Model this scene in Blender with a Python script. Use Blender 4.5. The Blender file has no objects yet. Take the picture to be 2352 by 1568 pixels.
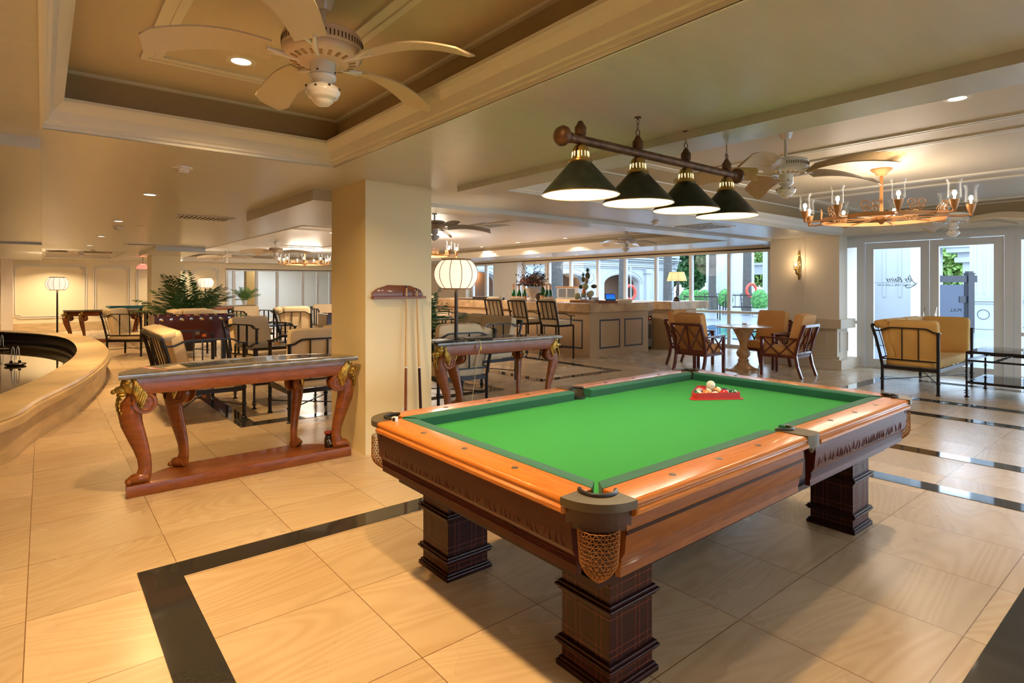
import bpy, bmesh, math, random
from mathutils import Vector, Matrix
PI = math.pi
random.seed(7)
S = bpy.context.scene
C = S.collection
# ---------------- camera, world, exposure ----------------
F_PX, CX, HY, HCAM = 1323.4, 1176.0, 659.3, 1.5
cd = bpy.data.cameras.new('camera'); cam = bpy.data.objects.new('camera', cd); C.objects.link(cam)
cam.location = (0, 0, HCAM)
YAW = math.atan2(1078.5, 1323.4)
cam.rotation_euler = (PI/2, 0, -YAW)
cd.sensor_width = 36; cd.lens = F_PX/2352*36
cd.shift_x = 0; cd.shift_y = -(784-HY)/2352
cd.clip_start = .05; cd.clip_end = 400
S.camera = cam
S.view_settings.view_transform = 'Standard'; S.view_settings.look = 'None'
S.view_settings.gamma = 1; S.view_settings.exposure = 0.15; S.view_settings.use_curve_mapping = False
w = bpy.data.worlds.new('world'); S.world = w; w.use_nodes = True
nt = w.node_tree; nt.nodes.clear()
wo = nt.nodes.new('ShaderNodeOutputWorld'); wb = nt.nodes.new('ShaderNodeBackground')
tc = nt.nodes.new('ShaderNodeTexCoord'); sx = nt.nodes.new('ShaderNodeSeparateXYZ'); cr = nt.nodes.new('ShaderNodeValToRGB')
nt.links.new(tc.outputs['Generated'], sx.inputs[0]); nt.links.new(sx.outputs['Z'], cr.inputs[0])
cr.color_ramp.elements[0].position = 0.0; cr.color_ramp.elements[0].color = (.74, .87, 1, 1)
cr.color_ramp.elements[1].position = .6; cr.color_ramp.elements[1].color = (.55, .74, 1, 1)
nt.links.new(cr.outputs[0], wb.inputs[0]); wb.inputs[1].default_value = 6.8
nt.links.new(wb.outputs[0], wo.inputs[0])
WARM = (1, .78, .52); AMBER = (1, .64, .28); SOFT = (1, .86, .70)
def light(kind, loc, power, col, size=.1, rot=(0,0,0), parent=None, spread=None, cone=None):
    l = bpy.data.lights.new('lamp_light', kind); l.energy = power; l.color = col
    if kind == 'AREA':
        l.shape = 'DISK'; l.size = size
        if spread: l.spread = spread
    else: l.shadow_soft_size = size
    if kind == 'SPOT': l.spot_size = cone or 2.2; l.spot_blend = .6
    o = bpy.data.objects.new('lamp_light', l); C.objects.link(o); o.location = loc; o.rotation_euler = rot
    if parent: o.parent = parent
    return o

# ---------------- mesh builder ----------------
class G:
    def __init__(s, M=None): s.b = bmesh.new(); s.M = M or Matrix()
    def v(s, p): return s.b.verts.new(s.M @ Vector(p))
    def f(s, vs):
        try: return s.b.faces.new(vs)
        except ValueError: return None
    def mesh(s, pts, faces):
        vs = [s.v(p) for p in pts]
        for q in faces: s.f([vs[i] for i in q])
        return s
    def box(s, x0, y0, z0, x1, y1, z1, bev=0):
        tb = bmesh.new() if bev else s.b
        P = [(x0,y0,z0),(x1,y0,z0),(x1,y1,z0),(x0,y1,z0),(x0,y0,z1),(x1,y0,z1),(x1,y1,z1),(x0,y1,z1)]
        F = [(3,2,1,0),(4,5,6,7),(0,1,5,4),(1,2,6,5),(2,3,7,6),(3,0,4,7)]
        if not bev: return s.mesh(P, F)
        vs = [tb.verts.new(p) for p in P]
        for q in F: tb.faces.new([vs[i] for i in q])
        bmesh.ops.bevel(tb, geom=list(tb.edges), offset=bev, segments=2, affect='EDGES', profile=.6)
        return s.merge(tb)
    def merge(s, tb):
        mp = {}
        for v in tb.verts: mp[v] = s.v(v.co)
        for q in tb.faces: s.f([mp[v] for v in q.verts])
        tb.free(); return s
    def bar(s, p, q, w, h=None, up=(0,0,1), bev=0):
        h = h or w; p = Vector(p); q = Vector(q); d = (q-p); L = d.length
        if L < 1e-6: return s
        z = d/L; u = Vector(up)
        if abs(z.dot(u)) > .98: u = Vector((1,0,0))
        x = u.cross(z).normalized(); y = z.cross(x)
        M0 = s.M; m = Matrix((x, y, z)).transposed().to_4x4(); m.translation = p
        s.M = M0 @ m; s.box(-w/2, -h/2, 0, w/2, h/2, L, bev); s.M = M0
        return s
    def ring(s, c, x, y, rx, ry, n, ph=0):
        return [s.v(c + x*(rx*math.cos(2*PI*i/n+ph)) + y*(ry*math.sin(2*PI*i/n+ph))) for i in range(n)]
    def tube(s, pts, r, n=8, cap=True, flat=1.0):
        pts = [Vector(p) for p in pts]; m = len(pts)
        rs = r if isinstance(r, (list, tuple)) else [r]*m
        prev = None; rings = []
        for i, p in enumerate(pts):
            t = (pts[min(i+1, m-1)] - pts[max(i-1, 0)]).normalized()
            if prev is None:
                a = Vector((0,0,1)) if abs(t.z) < .9 else Vector((1,0,0))
                x = a.cross(t).normalized()
            else: x = (prev - t*prev.dot(t)).normalized()
            prev = x; y = t.cross(x)
            rings.append(s.ring(p, x, y, rs[i], rs[i]*flat, n))
        for a, b in zip(rings, rings[1:]):
            for i in range(n): s.f([a[i], a[(i+1)%n], b[(i+1)%n], b[i]])
        if cap: s.f(rings[0][::-1]); s.f(rings[-1])
        return s
    def cyl(s, p, q, r0, r1=None, n=16, cap=True): return s.tube([p, q], [r0, r0 if r1 is None else r1], n, cap)
    def lathe(s, prof, n=32, c=(0,0,0), cap=True):
        rings = []
        for r, z in prof:
            rings.append([s.v((c[0]+max(r,1e-4)*math.cos(2*PI*i/n), c[1]+max(r,1e-4)*math.sin(2*PI*i/n), c[2]+z)) for i in range(n)])
        for a, b in zip(rings, rings[1:]):
            for i in range(n): s.f([a[i], a[(i+1)%n], b[(i+1)%n], b[i]])
        if cap: s.f(rings[0][::-1]); s.f(rings[-1])
        return s
    def ball(s, c, r, n=16, m=10, sc=(1,1,1)):
        rings = []
        for j in range(m+1):
            a = PI*j/m - PI/2
            rings.append([s.v((c[0]+sc[0]*r*max(math.cos(a),1e-3)*math.cos(2*PI*i/n), c[1]+sc[1]*r*max(math.cos(a),1e-3)*math.sin(2*PI*i/n), c[2]+sc[2]*r*math.sin(a))) for i in range(n)])
        for a, b in zip(rings, rings[1:]):
            for i in range(n): s.f([a[i], a[(i+1)%n], b[(i+1)%n], b[i]])
        s.f(rings[0][::-1]); s.f(rings[-1])
        return s
    def prism(s, poly, z0, z1, bev=0):
        if bev:
            tb = bmesh.new(); n = len(poly)
            a = [tb.verts.new((x,y,z0)) for x,y in poly]; b = [tb.verts.new((x,y,z1)) for x,y in poly]
            tb.faces.new(a[::-1]); tb.faces.new(b)
            for i in range(n): tb.faces.new([a[i], a[(i+1)%n], b[(i+1)%n], b[i]])
            bmesh.ops.bevel(tb, geom=[e for e in tb.edges if abs(e.verts[0].co.z-e.verts[1].co.z) < 1e-6], offset=bev, segments=2, affect='EDGES', profile=.6)
            return s.merge(tb)
        a = [s.v((x,y,z0)) for x,y in poly]; b = [s.v((x,y,z1)) for x,y in poly]; n = len(poly)
        s.f(a[::-1]); s.f(b)
        for i in range(n): s.f([a[i], a[(i+1)%n], b[(i+1)%n], b[i]])
        return s
    def cush(s, c, sz, e=.22, n=20, m=12, puff=0.0):
        # rounded upholstered block: superellipsoid
        def sp(v, k): return math.copysign(abs(v)**k, v)
        rings = []
        for j in range(m+1):
            a = PI*j/m - PI/2; ca, sa = math.cos(a), math.sin(a)
            rings.append([s.v((c[0]+sz[0]/2*sp(max(ca,1e-3),e)*sp(math.cos(2*PI*i/n+.001),e), c[1]+sz[1]/2*sp(max(ca,1e-3),e)*sp(math.sin(2*PI*i/n+.001),e), c[2]+sz[2]/2*sp(sa,e)*(1+puff))) for i in range(n)])
        for a, b in zip(rings, rings[1:]):
            for i in range(n): s.f([a[i], a[(i+1)%n], b[(i+1)%n], b[i]])
        s.f(rings[0][::-1]); s.f(rings[-1])
        return s
    def rect_ring(s, R0, R1, z0, z1):  # sloped frame between two rectangles (x0,y0,x1,y1) at z0 and z1
        def P(R, z): x0,y0,x1,y1 = R; return [(x0,y0,z),(x1,y0,z),(x1,y1,z),(x0,y1,z)]
        a = [s.v(p) for p in P(R0, z0)]; b = [s.v(p) for p in P(R1, z1)]
        for i in range(4): s.f([a[i], a[(i+1)%4], b[(i+1)%4], b[i]])
        return s
def T(x=0, y=0, z=0, rz=0, rx=0, ry=0, sc=1):
    return Matrix.Translation((x,y,z)) @ Matrix.Rotation(rz,4,'Z') @ Matrix.Rotation(ry,4,'Y') @ Matrix.Rotation(rx,4,'X') @ Matrix.Scale(sc,4)
def obj(name, g, mat, parent=None, ang=38, fix=True):
    me = bpy.data.meshes.new(name)
    if fix: bmesh.ops.recalc_face_normals(g.b, faces=g.b.faces)
    g.b.to_mesh(me); g.b.free()
    if ang:
        me.polygons.foreach_set('use_smooth', [True]*len(me.polygons)); me.set_sharp_from_angle(angle=math.radians(ang))
    for m in (mat if isinstance(mat, (list, tuple)) else [mat]): me.materials.append(m)
    o = bpy.data.objects.new(name, me); C.objects.link(o)
    if parent: o.parent = parent
    return o
def tag(o, label, cat, group=None):
    o['label'] = label; o['category'] = cat
    if group: o['group'] = group
    return o
def thing(name, label, cat, loc=(0,0,0), rz=0, group=None):
    o = bpy.data.objects.new(name, None); C.objects.link(o); o.empty_display_size = .1
    o.location = loc; o.rotation_euler = (0,0,rz)
    return tag(o, label, cat, group)
def struct(name, g, mat, ang=30):
    o = obj(name, g, mat, None, ang); o['kind'] = 'structure'; return o
def dup(root, loc, rz=None, label=None, group=None, sc=None):
    def cp(o, par):
        c = o.copy(); C.objects.link(c)
        if par: c.parent = par
        for ch in o.children: cp(ch, c)
        return c
    r = cp(root, None); r.location = loc
    if rz is not None: r.rotation_euler = (0,0,rz)
    if label: r['label'] = label
    if group: r['group'] = group
    if sc: r.scale = (sc, sc, sc)
    return r

# ---------------- materials ----------------
def nn(m): return m.node_tree.nodes, m.node_tree.links
def mat(name, col, rough=.5, metal=0, emit=None, es=0, var=0, vscale=8, bump=0, bscale=60, coat=0, sheen=0, col2=None, stretch=None, alpha=1):
    m = bpy.data.materials.new(name); m.use_nodes = True; N, L = nn(m); b = N['Principled BSDF']
    b.inputs['Base Color'].default_value = (*col, 1); b.inputs['Roughness'].default_value = rough; b.inputs['Metallic'].default_value = metal
    if coat: b.inputs['Coat Weight'].default_value = coat; b.inputs['Coat Roughness'].default_value = .08
    if sheen: b.inputs['Sheen Weight'].default_value = sheen
    if emit: b.inputs['Emission Color'].default_value = (*emit, 1); b.inputs['Emission Strength'].default_value = es
    if var or bump or col2:
        t = N.new('ShaderNodeTexCoord'); mp = N.new('ShaderNodeMapping'); L.new(t.outputs['Object'], mp.inputs[0])
        if stretch: mp.inputs['Scale'].default_value = stretch
        if var or col2:
            n = N.new('ShaderNodeTexNoise'); n.inputs['Scale'].default_value = vscale; n.inputs['Detail'].default_value = 5
            L.new(mp.outputs[0], n.inputs['Vector'])
            r = N.new('ShaderNodeValToRGB'); L.new(n.outputs[0], r.inputs[0])
            c2 = col2 or tuple(c*(1-var) for c in col); c1 = tuple(min(1,c*(1+var*.5)) for c in col) if not col2 else col
            r.color_ramp.elements[0].position = .35; r.color_ramp.elements[0].color = (*c2, 1)
            r.color_ramp.elements[1].position = .65; r.color_ramp.elements[1].color = (*c1, 1)
            L.new(r.outputs[0], b.inputs['Base Color'])
        if bump:
            n2 = N.new('ShaderNodeTexNoise'); n2.inputs['Scale'].default_value = bscale; n2.inputs['Detail'].default_value = 3
            L.new(mp.outputs[0], n2.inputs['Vector'])
            bp = N.new('ShaderNodeBump'); bp.inputs['Strength'].default_value = bump; bp.inputs['Distance'].default_value = .01
            L.new(n2.outputs[0], bp.inputs['Height']); L.new(bp.outputs[0], b.inputs['Normal'])
    return m
def glassmat(name, tint=(1,1,1), refl=.12, rough=.02):
    m = bpy.data.materials.new(name); m.use_nodes = True; N, L = nn(m); N.remove(N['Principled BSDF'])
    o = N['Material Output']; t = N.new('ShaderNodeBsdfTransparent'); t.inputs[0].default_value = (*tint, 1)
    g = N.new('ShaderNodeBsdfGlossy'); g.inputs['Roughness'].default_value = rough
    fr = N.new('ShaderNodeLayerWeight'); fr.inputs[0].default_value = refl*2
    mm = N.new('ShaderNodeMath'); mm.operation = 'MULTIPLY'; mm.inputs[1].default_value = .30 if rough > .1 else 1.0; L.new(fr.outputs['Facing' if rough > .1 else 'Fresnel'], mm.inputs[0])
    mx = N.new('ShaderNodeMixShader'); L.new(mm.outputs[0], mx.inputs[0]); L.new(t.outputs[0], mx.inputs[1]); L.new(g.outputs[0], mx.inputs[2])
    L.new(mx.outputs[0], o.inputs[0]); return m
def woodmat(name, c1, c2, rough=.25, coat=.5, sc=(1,12,12), vs=3.0, spec=.5):
    m = bpy.data.materials.new(name); m.use_nodes = True; N, L = nn(m); b = N['Principled BSDF']
    b.inputs['Roughness'].default_value = rough; b.inputs['Coat Weight'].default_value = coat; b.inputs['Coat Roughness'].default_value = .06; b.inputs['Specular IOR Level'].default_value = spec
    t = N.new('ShaderNodeTexCoord'); mp = N.new('ShaderNodeMapping'); L.new(t.outputs['Object'], mp.inputs[0]); mp.inputs['Scale'].default_value = sc
    n = N.new('ShaderNodeTexNoise'); n.inputs['Scale'].default_value = vs; n.inputs['Detail'].default_value = 6; n.inputs['Distortion'].default_value = 1.2
    L.new(mp.outputs[0], n.inputs['Vector']); r = N.new('ShaderNodeValToRGB'); L.new(n.outputs[0], r.inputs[0])
    r.color_ramp.elements[0].position = .32; r.color_ramp.elements[0].color = (*c2, 1)
    r.color_ramp.elements[1].position = .62; r.color_ramp.elements[1].color = (*c1, 1)
    L.new(r.outputs[0], b.inputs['Base Color']); return m
def floormat():
    m = bpy.data.materials.new('sandstone_tiles'); m.use_nodes = True; N, L = nn(m); b = N['Principled BSDF']
    def math_(op, a, bb=None):
        n = N.new('ShaderNodeMath'); n.operation = op
        for i, q in enumerate((a, bb)):
            if q is None: continue
            if isinstance(q, (int, float)): n.inputs[i].default_value = q
            else: L.new(q, n.inputs[i])
        return n.outputs[0]
    t = N.new('ShaderNodeTexCoord'); s = N.new('ShaderNodeSeparateXYZ'); L.new(t.outputs['Object'], s.inputs[0])
    X = math_('DIVIDE', math_('ADD', s.outputs[0], .06), .625); Y = math_('DIVIDE', math_('SUBTRACT', s.outputs[1], .02), .672)
    fx, fy = math_('FLOOR', X), math_('FLOOR', Y); ux, uy = math_('SUBTRACT', X, fx), math_('SUBTRACT', Y, fy)
    line = math_('MAXIMUM', math_('LESS_THAN', ux, .006), math_('LESS_THAN', uy, .006))
    cv = N.new('ShaderNodeCombineXYZ'); L.new(fx, cv.inputs[0]); L.new(fy, cv.inputs[1])
    wn = N.new('ShaderNodeTexWhiteNoise'); wn.noise_dimensions = '2D'; L.new(cv.outputs[0], wn.inputs['Vector'])
    off = N.new('ShaderNodeVectorMath'); off.operation = 'SCALE'; L.new(wn.outputs['Color'], off.inputs[0]); off.inputs['Scale'].default_value = 30
    add = N.new('ShaderNodeVectorMath'); add.operation = 'ADD'; L.new(t.outputs['Object'], add.inputs[0]); L.new(off.outputs[0], add.inputs[1])
    rot = N.new('ShaderNodeVectorRotate'); rot.rotation_type = 'Z_AXIS'; L.new(add.outputs[0], rot.inputs['Vector'])
    L.new(math_('MULTIPLY', math_('SUBTRACT', wn.outputs['Value'], .5), .9), rot.inputs['Angle'])
    st = N.new('ShaderNodeMapping'); st.inputs['Scale'].default_value = (.5, 3.0, 1); L.new(rot.outputs[0], st.inputs[0])
    cn = N.new('ShaderNodeTexNoise'); cn.inputs['Scale'].default_value = .9; cn.inputs['Detail'].default_value = 1.2; cn.inputs['Distortion'].default_value = .5; L.new(st.outputs[0], cn.inputs['Vector'])
    fn = N.new('ShaderNodeTexNoise'); fn.inputs['Scale'].default_value = 6; fn.inputs['Detail'].default_value = 4; L.new(st.outputs[0], fn.inputs['Vector'])
    sn = math_('SINE', math_('ADD', math_('MULTIPLY', cn.outputs[0], 120.0), math_('MULTIPLY', fn.outputs[0], 3.0)))
    sn = math_('ADD', math_('MULTIPLY', sn, .5), .5)
    no = N.new('ShaderNodeTexNoise'); no.inputs['Scale'].default_value = 1.1; no.inputs['Detail'].default_value = 4; L.new(rot.outputs[0], no.inputs['Vector'])
    r1 = N.new('ShaderNodeValToRGB'); L.new(sn, r1.inputs[0])
    r1.color_ramp.elements[0].position = .0; r1.color_ramp.elements[0].color = (.50, .35, .19, 1)
    r1.color_ramp.elements[1].position = .5; r1.color_ramp.elements[1].color = (.57, .42, .25, 1)
    e = r1.color_ramp.elements.new(1.0); e.color = (.63, .48, .30, 1)
    r2 = N.new('ShaderNodeValToRGB'); L.new(no.outputs[0], r2.inputs[0])
    r2.color_ramp.elements[0].position = .2; r2.color_ramp.elements[0].color = (.53, .36, .195, 1)
    r2.color_ramp.elements[1].position = .8; r2.color_ramp.elements[1].color = (.67, .54, .375, 1)
    mx = N.new('ShaderNodeMix'); mx.data_type = 'RGBA'; mx.inputs['Factor'].default_value = .6
    L.new(r1.outputs[0], mx.inputs['A']); L.new(r2.outputs[0], mx.inputs['B'])
    tv = N.new('ShaderNodeMix'); tv.data_type = 'RGBA'; tv.blend_type = 'MULTIPLY'; tv.inputs['Factor'].default_value = 1
    v3 = N.new('ShaderNodeCombineXYZ'); k = math_('ADD', math_('MULTIPLY', wn.outputs['Value'], .16), .88)
    for i in range(3): L.new(k, v3.inputs[i])
    L.new(mx.outputs['Result'], tv.inputs['A']); L.new(v3.outputs[0], tv.inputs['B'])
    gl = N.new('ShaderNodeMix'); gl.data_type = 'RGBA'; L.new(line, gl.inputs['Factor']); L.new(tv.outputs['Result'], gl.inputs['A']); gl.inputs['B'].default_value = (.20, .10, .035, 1)
    L.new(gl.outputs['Result'], b.inputs['Base Color'])
    rr = math_('ADD', math_('MULTIPLY', no.outputs[0], .22), .15); L.new(rr, b.inputs['Roughness']); b.inputs['Specular IOR Level'].default_value = .7
    bp = N.new('ShaderNodeBump'); bp.inputs['Strength'].default_value = .10; bp.inputs['Distance'].default_value = .02; L.new(no.outputs[0], bp.inputs['Height']); L.new(bp.outputs[0], b.inputs['Normal'])
    return m
def specklemat(name, c1, c2, sc=120, rough=.4, thr=.5):
    m = bpy.data.materials.new(name); m.use_nodes = True; N, L = nn(m); b = N['Principled BSDF']; b.inputs['Roughness'].default_value = rough
    t = N.new('ShaderNodeTexCoord'); n = N.new('ShaderNodeTexNoise'); n.inputs['Scale'].default_value = sc; n.inputs['Detail'].default_value = 2
    L.new(t.outputs['Object'], n.inputs['Vector']); r = N.new('ShaderNodeValToRGB'); L.new(n.outputs[0], r.inputs[0])
    r.color_ramp.elements[0].position = thr-.06; r.color_ramp.elements[0].color = (*c2, 1); r.color_ramp.elements[1].position = thr+.06; r.color_ramp.elements[1].color = (*c1, 1)
    L.new(r.outputs[0], b.inputs['Base Color']); return m
def stripemat(name, col, base=(.85,.78,.6), half=.42):
    m = bpy.data.materials.new(name); m.use_nodes = True; N, L = nn(m); b = N['Principled BSDF']; b.inputs['Roughness'].default_value = .08; b.inputs['Coat Weight'].default_value = .6
    t = N.new('ShaderNodeTexCoord'); s = N.new('ShaderNodeSeparateXYZ'); L.new(t.outputs['Object'], s.inputs[0])
    a = N.new('ShaderNodeMath'); a.operation = 'ABSOLUTE'; L.new(s.outputs[2], a.inputs[0]); g = N.new('ShaderNodeMath'); g.operation = 'LESS_THAN'; g.inputs[1].default_value = .0325*half; L.new(a.outputs[0], g.inputs[0])
    mx = N.new('ShaderNodeMix'); mx.data_type = 'RGBA'; L.new(g.outputs[0], mx.inputs['Factor']); mx.inputs['A'].default_value = (*base,1); mx.inputs['B'].default_value = (*col,1)
    L.new(mx.outputs['Result'], b.inputs['Base Color']); return m

M_floor = floormat()
M_granite = specklemat('black_granite', (.012,.012,.011), (.035,.033,.03), 260, .06, .62)
M_ceil = mat('ceiling_paint', (.55,.54,.50), .28, var=.03, vscale=3, bump=.15, bscale=7, stretch=(1,5,1))
M_crown = mat('crown_paint', (.74,.71,.62), .45)
M_ceil_up = mat('upper_ceiling_paint', (.60,.52,.38), .5)
M_ceil_white = mat('white_ceiling_paint', (.68,.69,.72), .4)
M_cove = mat('cove_paint', (.42,.32,.18), .55)  # dark tan: shade of the dimly lit recess wall put into its colour
M_wall = mat('cream_wall', (.80,.68,.44), .55, bump=.03)
M_col = mat('column_paint', (.82,.70,.42), .5, bump=.03)
M_white = mat('white_paint', (.72,.72,.70), .4)
M_beige = mat('beige_paint', (.72,.62,.48), .5)
M_frame = mat('white_metal_frame', (.70,.71,.72), .35)
M_glass = glassmat('window_glass', (.96,.985,1), .06)
M_gtop = glassmat('glass_table_top', (.90,.97,.97), .25)
M_clear = glassmat('clear_glass', (.99,.99,.98), .25, .3)
M_rail = woodmat('orange_oak', (.60,.205,.034), (.48,.145,.022), .25, .25, (30,1.5,30), 3, .4)
M_railx = woodmat('orange_oak_rail', (.60,.205,.034), (.48,.145,.022), .25, .25, (1.5,30,30), 3, .4)
M_apron = woodmat('red_oak_apron', (.095,.015,.005), (.065,.010,.004), .36, .08, (2,2,14), 3, .25)
M_aplong = woodmat('honey_oak_apron', (.30,.092,.012), (.22,.060,.009), .38, .08, (1.2,1.2,8), 3, .3)
M_dark = woodmat('dark_mahogany', (.034,.007,.004), (.020,.004,.003), .3, .06, (4,4,20), 2, .25)
M_inlay = mat('red_inlay', (.20,.035,.012), .35)
M_mahog = woodmat('mahogany', (.25,.072,.014), (.175,.045,.009), .3, .22, (2,2,9), 3, .3)
M_felt = mat('green_felt', (.016,.255,.038), .95, var=.06, vscale=300, bump=.15, bscale=900, sheen=.04)
M_cushf = mat('dark_green_cushion_cloth', (.004,.10,.05), .8, sheen=.1)
M_bronze = mat('pocket_bronze', (.13,.10,.06), .42, .5, bump=.1, bscale=40)
M_leather = mat('black_leather', (.02,.017,.014), .35)
M_net = mat('net_cord', (.42,.16,.03), .7)
M_gold = mat('gilding', (.52,.33,.07), .38, .8, var=.5, vscale=30, bump=.5, bscale=50)
M_marble = mat('brown_marble', (.085,.066,.042), .07, var=.0, col2=(.20,.155,.09), vscale=9, coat=.5)
M_iron = mat('black_iron', (.018,.013,.012), .32, .4)
M_cream = mat('cream_cushion', (.74,.58,.36), .85, var=.04, vscale=6, bump=.15, bscale=25, sheen=.2)
M_creamp = mat('cream_piping', (.60,.44,.22), .85)
M_yel = mat('yellow_cushion', (.66,.36,.09), .8, var=.05, vscale=5, bump=.15, bscale=20)
M_orange = mat('orange_cushion', (.70,.34,.10), .8, var=.04, bump=.1, bscale=20)
M_chair = woodmat('chair_mahogany', (.13,.022,.012), (.09,.014,.008), .3, .5, (8,8,8), 2)
M_brass = mat('brass', (.55,.36,.12), .28, .9)
M_rust = mat('rusty_bronze', (.20,.10,.04), .5, .5, col2=(.10,.045,.02), vscale=25)
M_shadeout = mat('patina_green_shade', (.028,.036,.026), .42, .35, var=.4, vscale=20, bump=.1)
M_shadein = mat('white_shade_inside', (.85,.85,.74), .4, emit=(1,.95,.72), es=1.1)
M_cop = mat('copper_paint', (.55,.26,.09), .4, .4)
M_fan = mat('fan_enamel', (.70,.55,.42), .3, coat=.3)
M_fanw = mat('fan_white_enamel', (.78,.74,.68), .2, coat=.5)
M_hole = mat('dark_holes', (.05,.03,.015), .8)
M_blade = woodmat('fan_blade_wood', (.50,.36,.20), (.42,.29,.15), .4, .2, (2,14,14), 2)
M_bladew = mat('pale_fan_blade', (.62,.52,.38), .4)
M_bulb = mat('lit_bulb', (1,1,1), .5, emit=(1,.80,.50), es=28)
M_dl = mat('downlight_lens', (1,1,1), .5, emit=(1,.93,.78), es=9)
M_lampsh = mat('lantern_paper', (.9,.85,.75), .8, emit=(1,.84,.62), es=.85)
M_lampsh2 = mat('amber_lamp_shade', (.9,.8,.5), .8, emit=(1,.72,.32), es=.9)
M_lrib = mat('lantern_rib', (.34,.17,.06), .5)
M_dkbrown = mat('dark_brown_metal', (.035,.022,.016), .4, .3)
M_stone = mat('fountain_sandstone', (.60,.44,.23), .35, var=.18, vscale=2.5, stretch=(1,1,6))
M_black = mat('black_basin', (.018,.012,.010), .22, bump=.3, bscale=30)
M_water = mat('still_water', (.03,.02,.01), .012); M_water.node_tree.nodes['Principled BSDF'].inputs['Specular IOR Level'].default_value = 1.0
M_jet = mat('water_jet', (.72,.80,1), .08)
M_bartop = mat('bar_marble', (.58,.37,.19), .22, var=.25, vscale=5)
M_tmarb = mat('table_marble', (.50,.29,.13), .22, var=.25, vscale=8)
M_barf = specklemat('bar_terrazzo', (.64,.45,.25), (.40,.23,.10), 95, .55)
M_reveal = mat('dark_inlay', (.06,.06,.07), .4)  # dark tone standing in for the shade of recessed bar panels
M_green = mat('green_bottle_glass', (.01,.10,.02), .06, coat=.6)
M_foil = mat('gold_foil', (.60,.32,.14), .3, .6)
M_labelo = mat('orange_label', (.65,.25,.08), .5)
M_palm = mat('palm_leaf', (.07,.16,.05), .5, var=.3, vscale=6)
M_palm2 = mat('pale_palm_leaf', (.14,.28,.08), .5, var=.3, vscale=6)
M_red = mat('red_plastic', (.60,.03,.03), .35)
M_foos = mat('foosball_red_lacquer', (.085,.010,.008), .2, coat=.5)
M_yelp = mat('yellow_plastic', (.75,.50,.05), .4)
M_chrome = mat('chrome', (.6,.6,.6), .15, 1)
M_grey = mat('grey_metal', (.35,.35,.35), .35, .5)
M_deck = mat('pale_deck_stone', (.24,.25,.26), .22, var=.1, vscale=2)
M_ext = mat('exterior_white_paint', (.39,.40,.405), .6)
M_pool = mat('pool_water', (.05,.13,.22), .03, bump=.2, bscale=1.5)
M_leaf = mat('tree_foliage', (.045,.13,.03), .6, var=.5, vscale=4)
M_leaf2 = mat('yellow_green_foliage', (.17,.28,.05), .6, var=.4, vscale=4)
M_trunk = mat('palm_trunk_bark', (.075,.065,.055), .8, var=.4, vscale=10, bump=.5, bscale=15, stretch=(1,1,4))
M_grass = mat('lawn', (.20,.38,.07), .9)
M_blackp = mat('black_painted_wood', (.012,.012,.02), .4)
M_ink = mat('etched_ink', (.02,.02,.03), .6)
# ================= STRUCTURE =================
g = G(); g.mesh([(-9,-7,0),(12.1,-7,0),(12.1,4.4,0),(13.4,4.4,0),(13.4,25,0),(-9,25,0)], [(0,1,2,3,4,5)]); struct('floor', g, M_floor, 0)
def strips(rects, i):
    g = G()
    for r in rects: g.box(r[0], r[1], .0005, r[2], r[3], .003)
    struct('trim_%d' % i, g, M_granite, 0)
SW = .185
def frame_strip(x0, y0, x1, y1, i):
    strips([(x0,y0,x1,y0+SW),(x0,y1-SW,x1,y1),(x0,y0+SW,x0+SW,y1-SW),(x1-SW,y0+SW,x1,y1-SW)], i)
frame_strip(.384, .43, 5.26, 3.583, 1); frame_strip(6.14, .2, 8.16, 3.583, 2); frame_strip(9.0, .2, 11.0, 3.583, 3)
frame_strip(1.64, 6.6, 5.26, 10.6, 4); frame_strip(6.14, 6.78, 8.1, 10.6, 5); frame_strip(.384, -6.5, 5.26, -1.2, 6)
# --- ceiling: soffit plane with rectangular tray openings ---
ZS = 2.458
TR = [(0,.75,1.8,4.455,2.84),(3.38,-3.2,11.6,4.455,2.84),(3.15,6.15,10.9,24.0,2.76),(.05,18.9,1.8,23.4,2.84),(0,-6.0,1.8,-1.2,2.84)]
xs = sorted({-9,13.4}|{t[0] for t in TR}|{t[2] for t in TR}); ys = sorted({-7,25}|{t[1] for t in TR}|{t[3] for t in TR})
g = G()
for i in range(len(xs)-1):
    for j in range(len(ys)-1):
        cx, cy = (xs[i]+xs[i+1])/2, (ys[j]+ys[j+1])/2
        if any(t[0]<cx<t[2] and t[1]<cy<t[3] for t in TR): continue
        g.mesh([(xs[i],ys[j],ZS),(xs[i],ys[j+1],ZS),(xs[i+1],ys[j+1],ZS),(xs[i+1],ys[j],ZS)], [(0,1,2,3)])
bmesh.ops.remove_doubles(g.b, verts=g.b.verts, dist=1e-4)
struct('ceiling', g, M_ceil, 0)
g = G(); g.box(-9.2,-7.2,2.95,13.6,25.2,3.1); struct('ceiling', g, M_white, 0)
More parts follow.
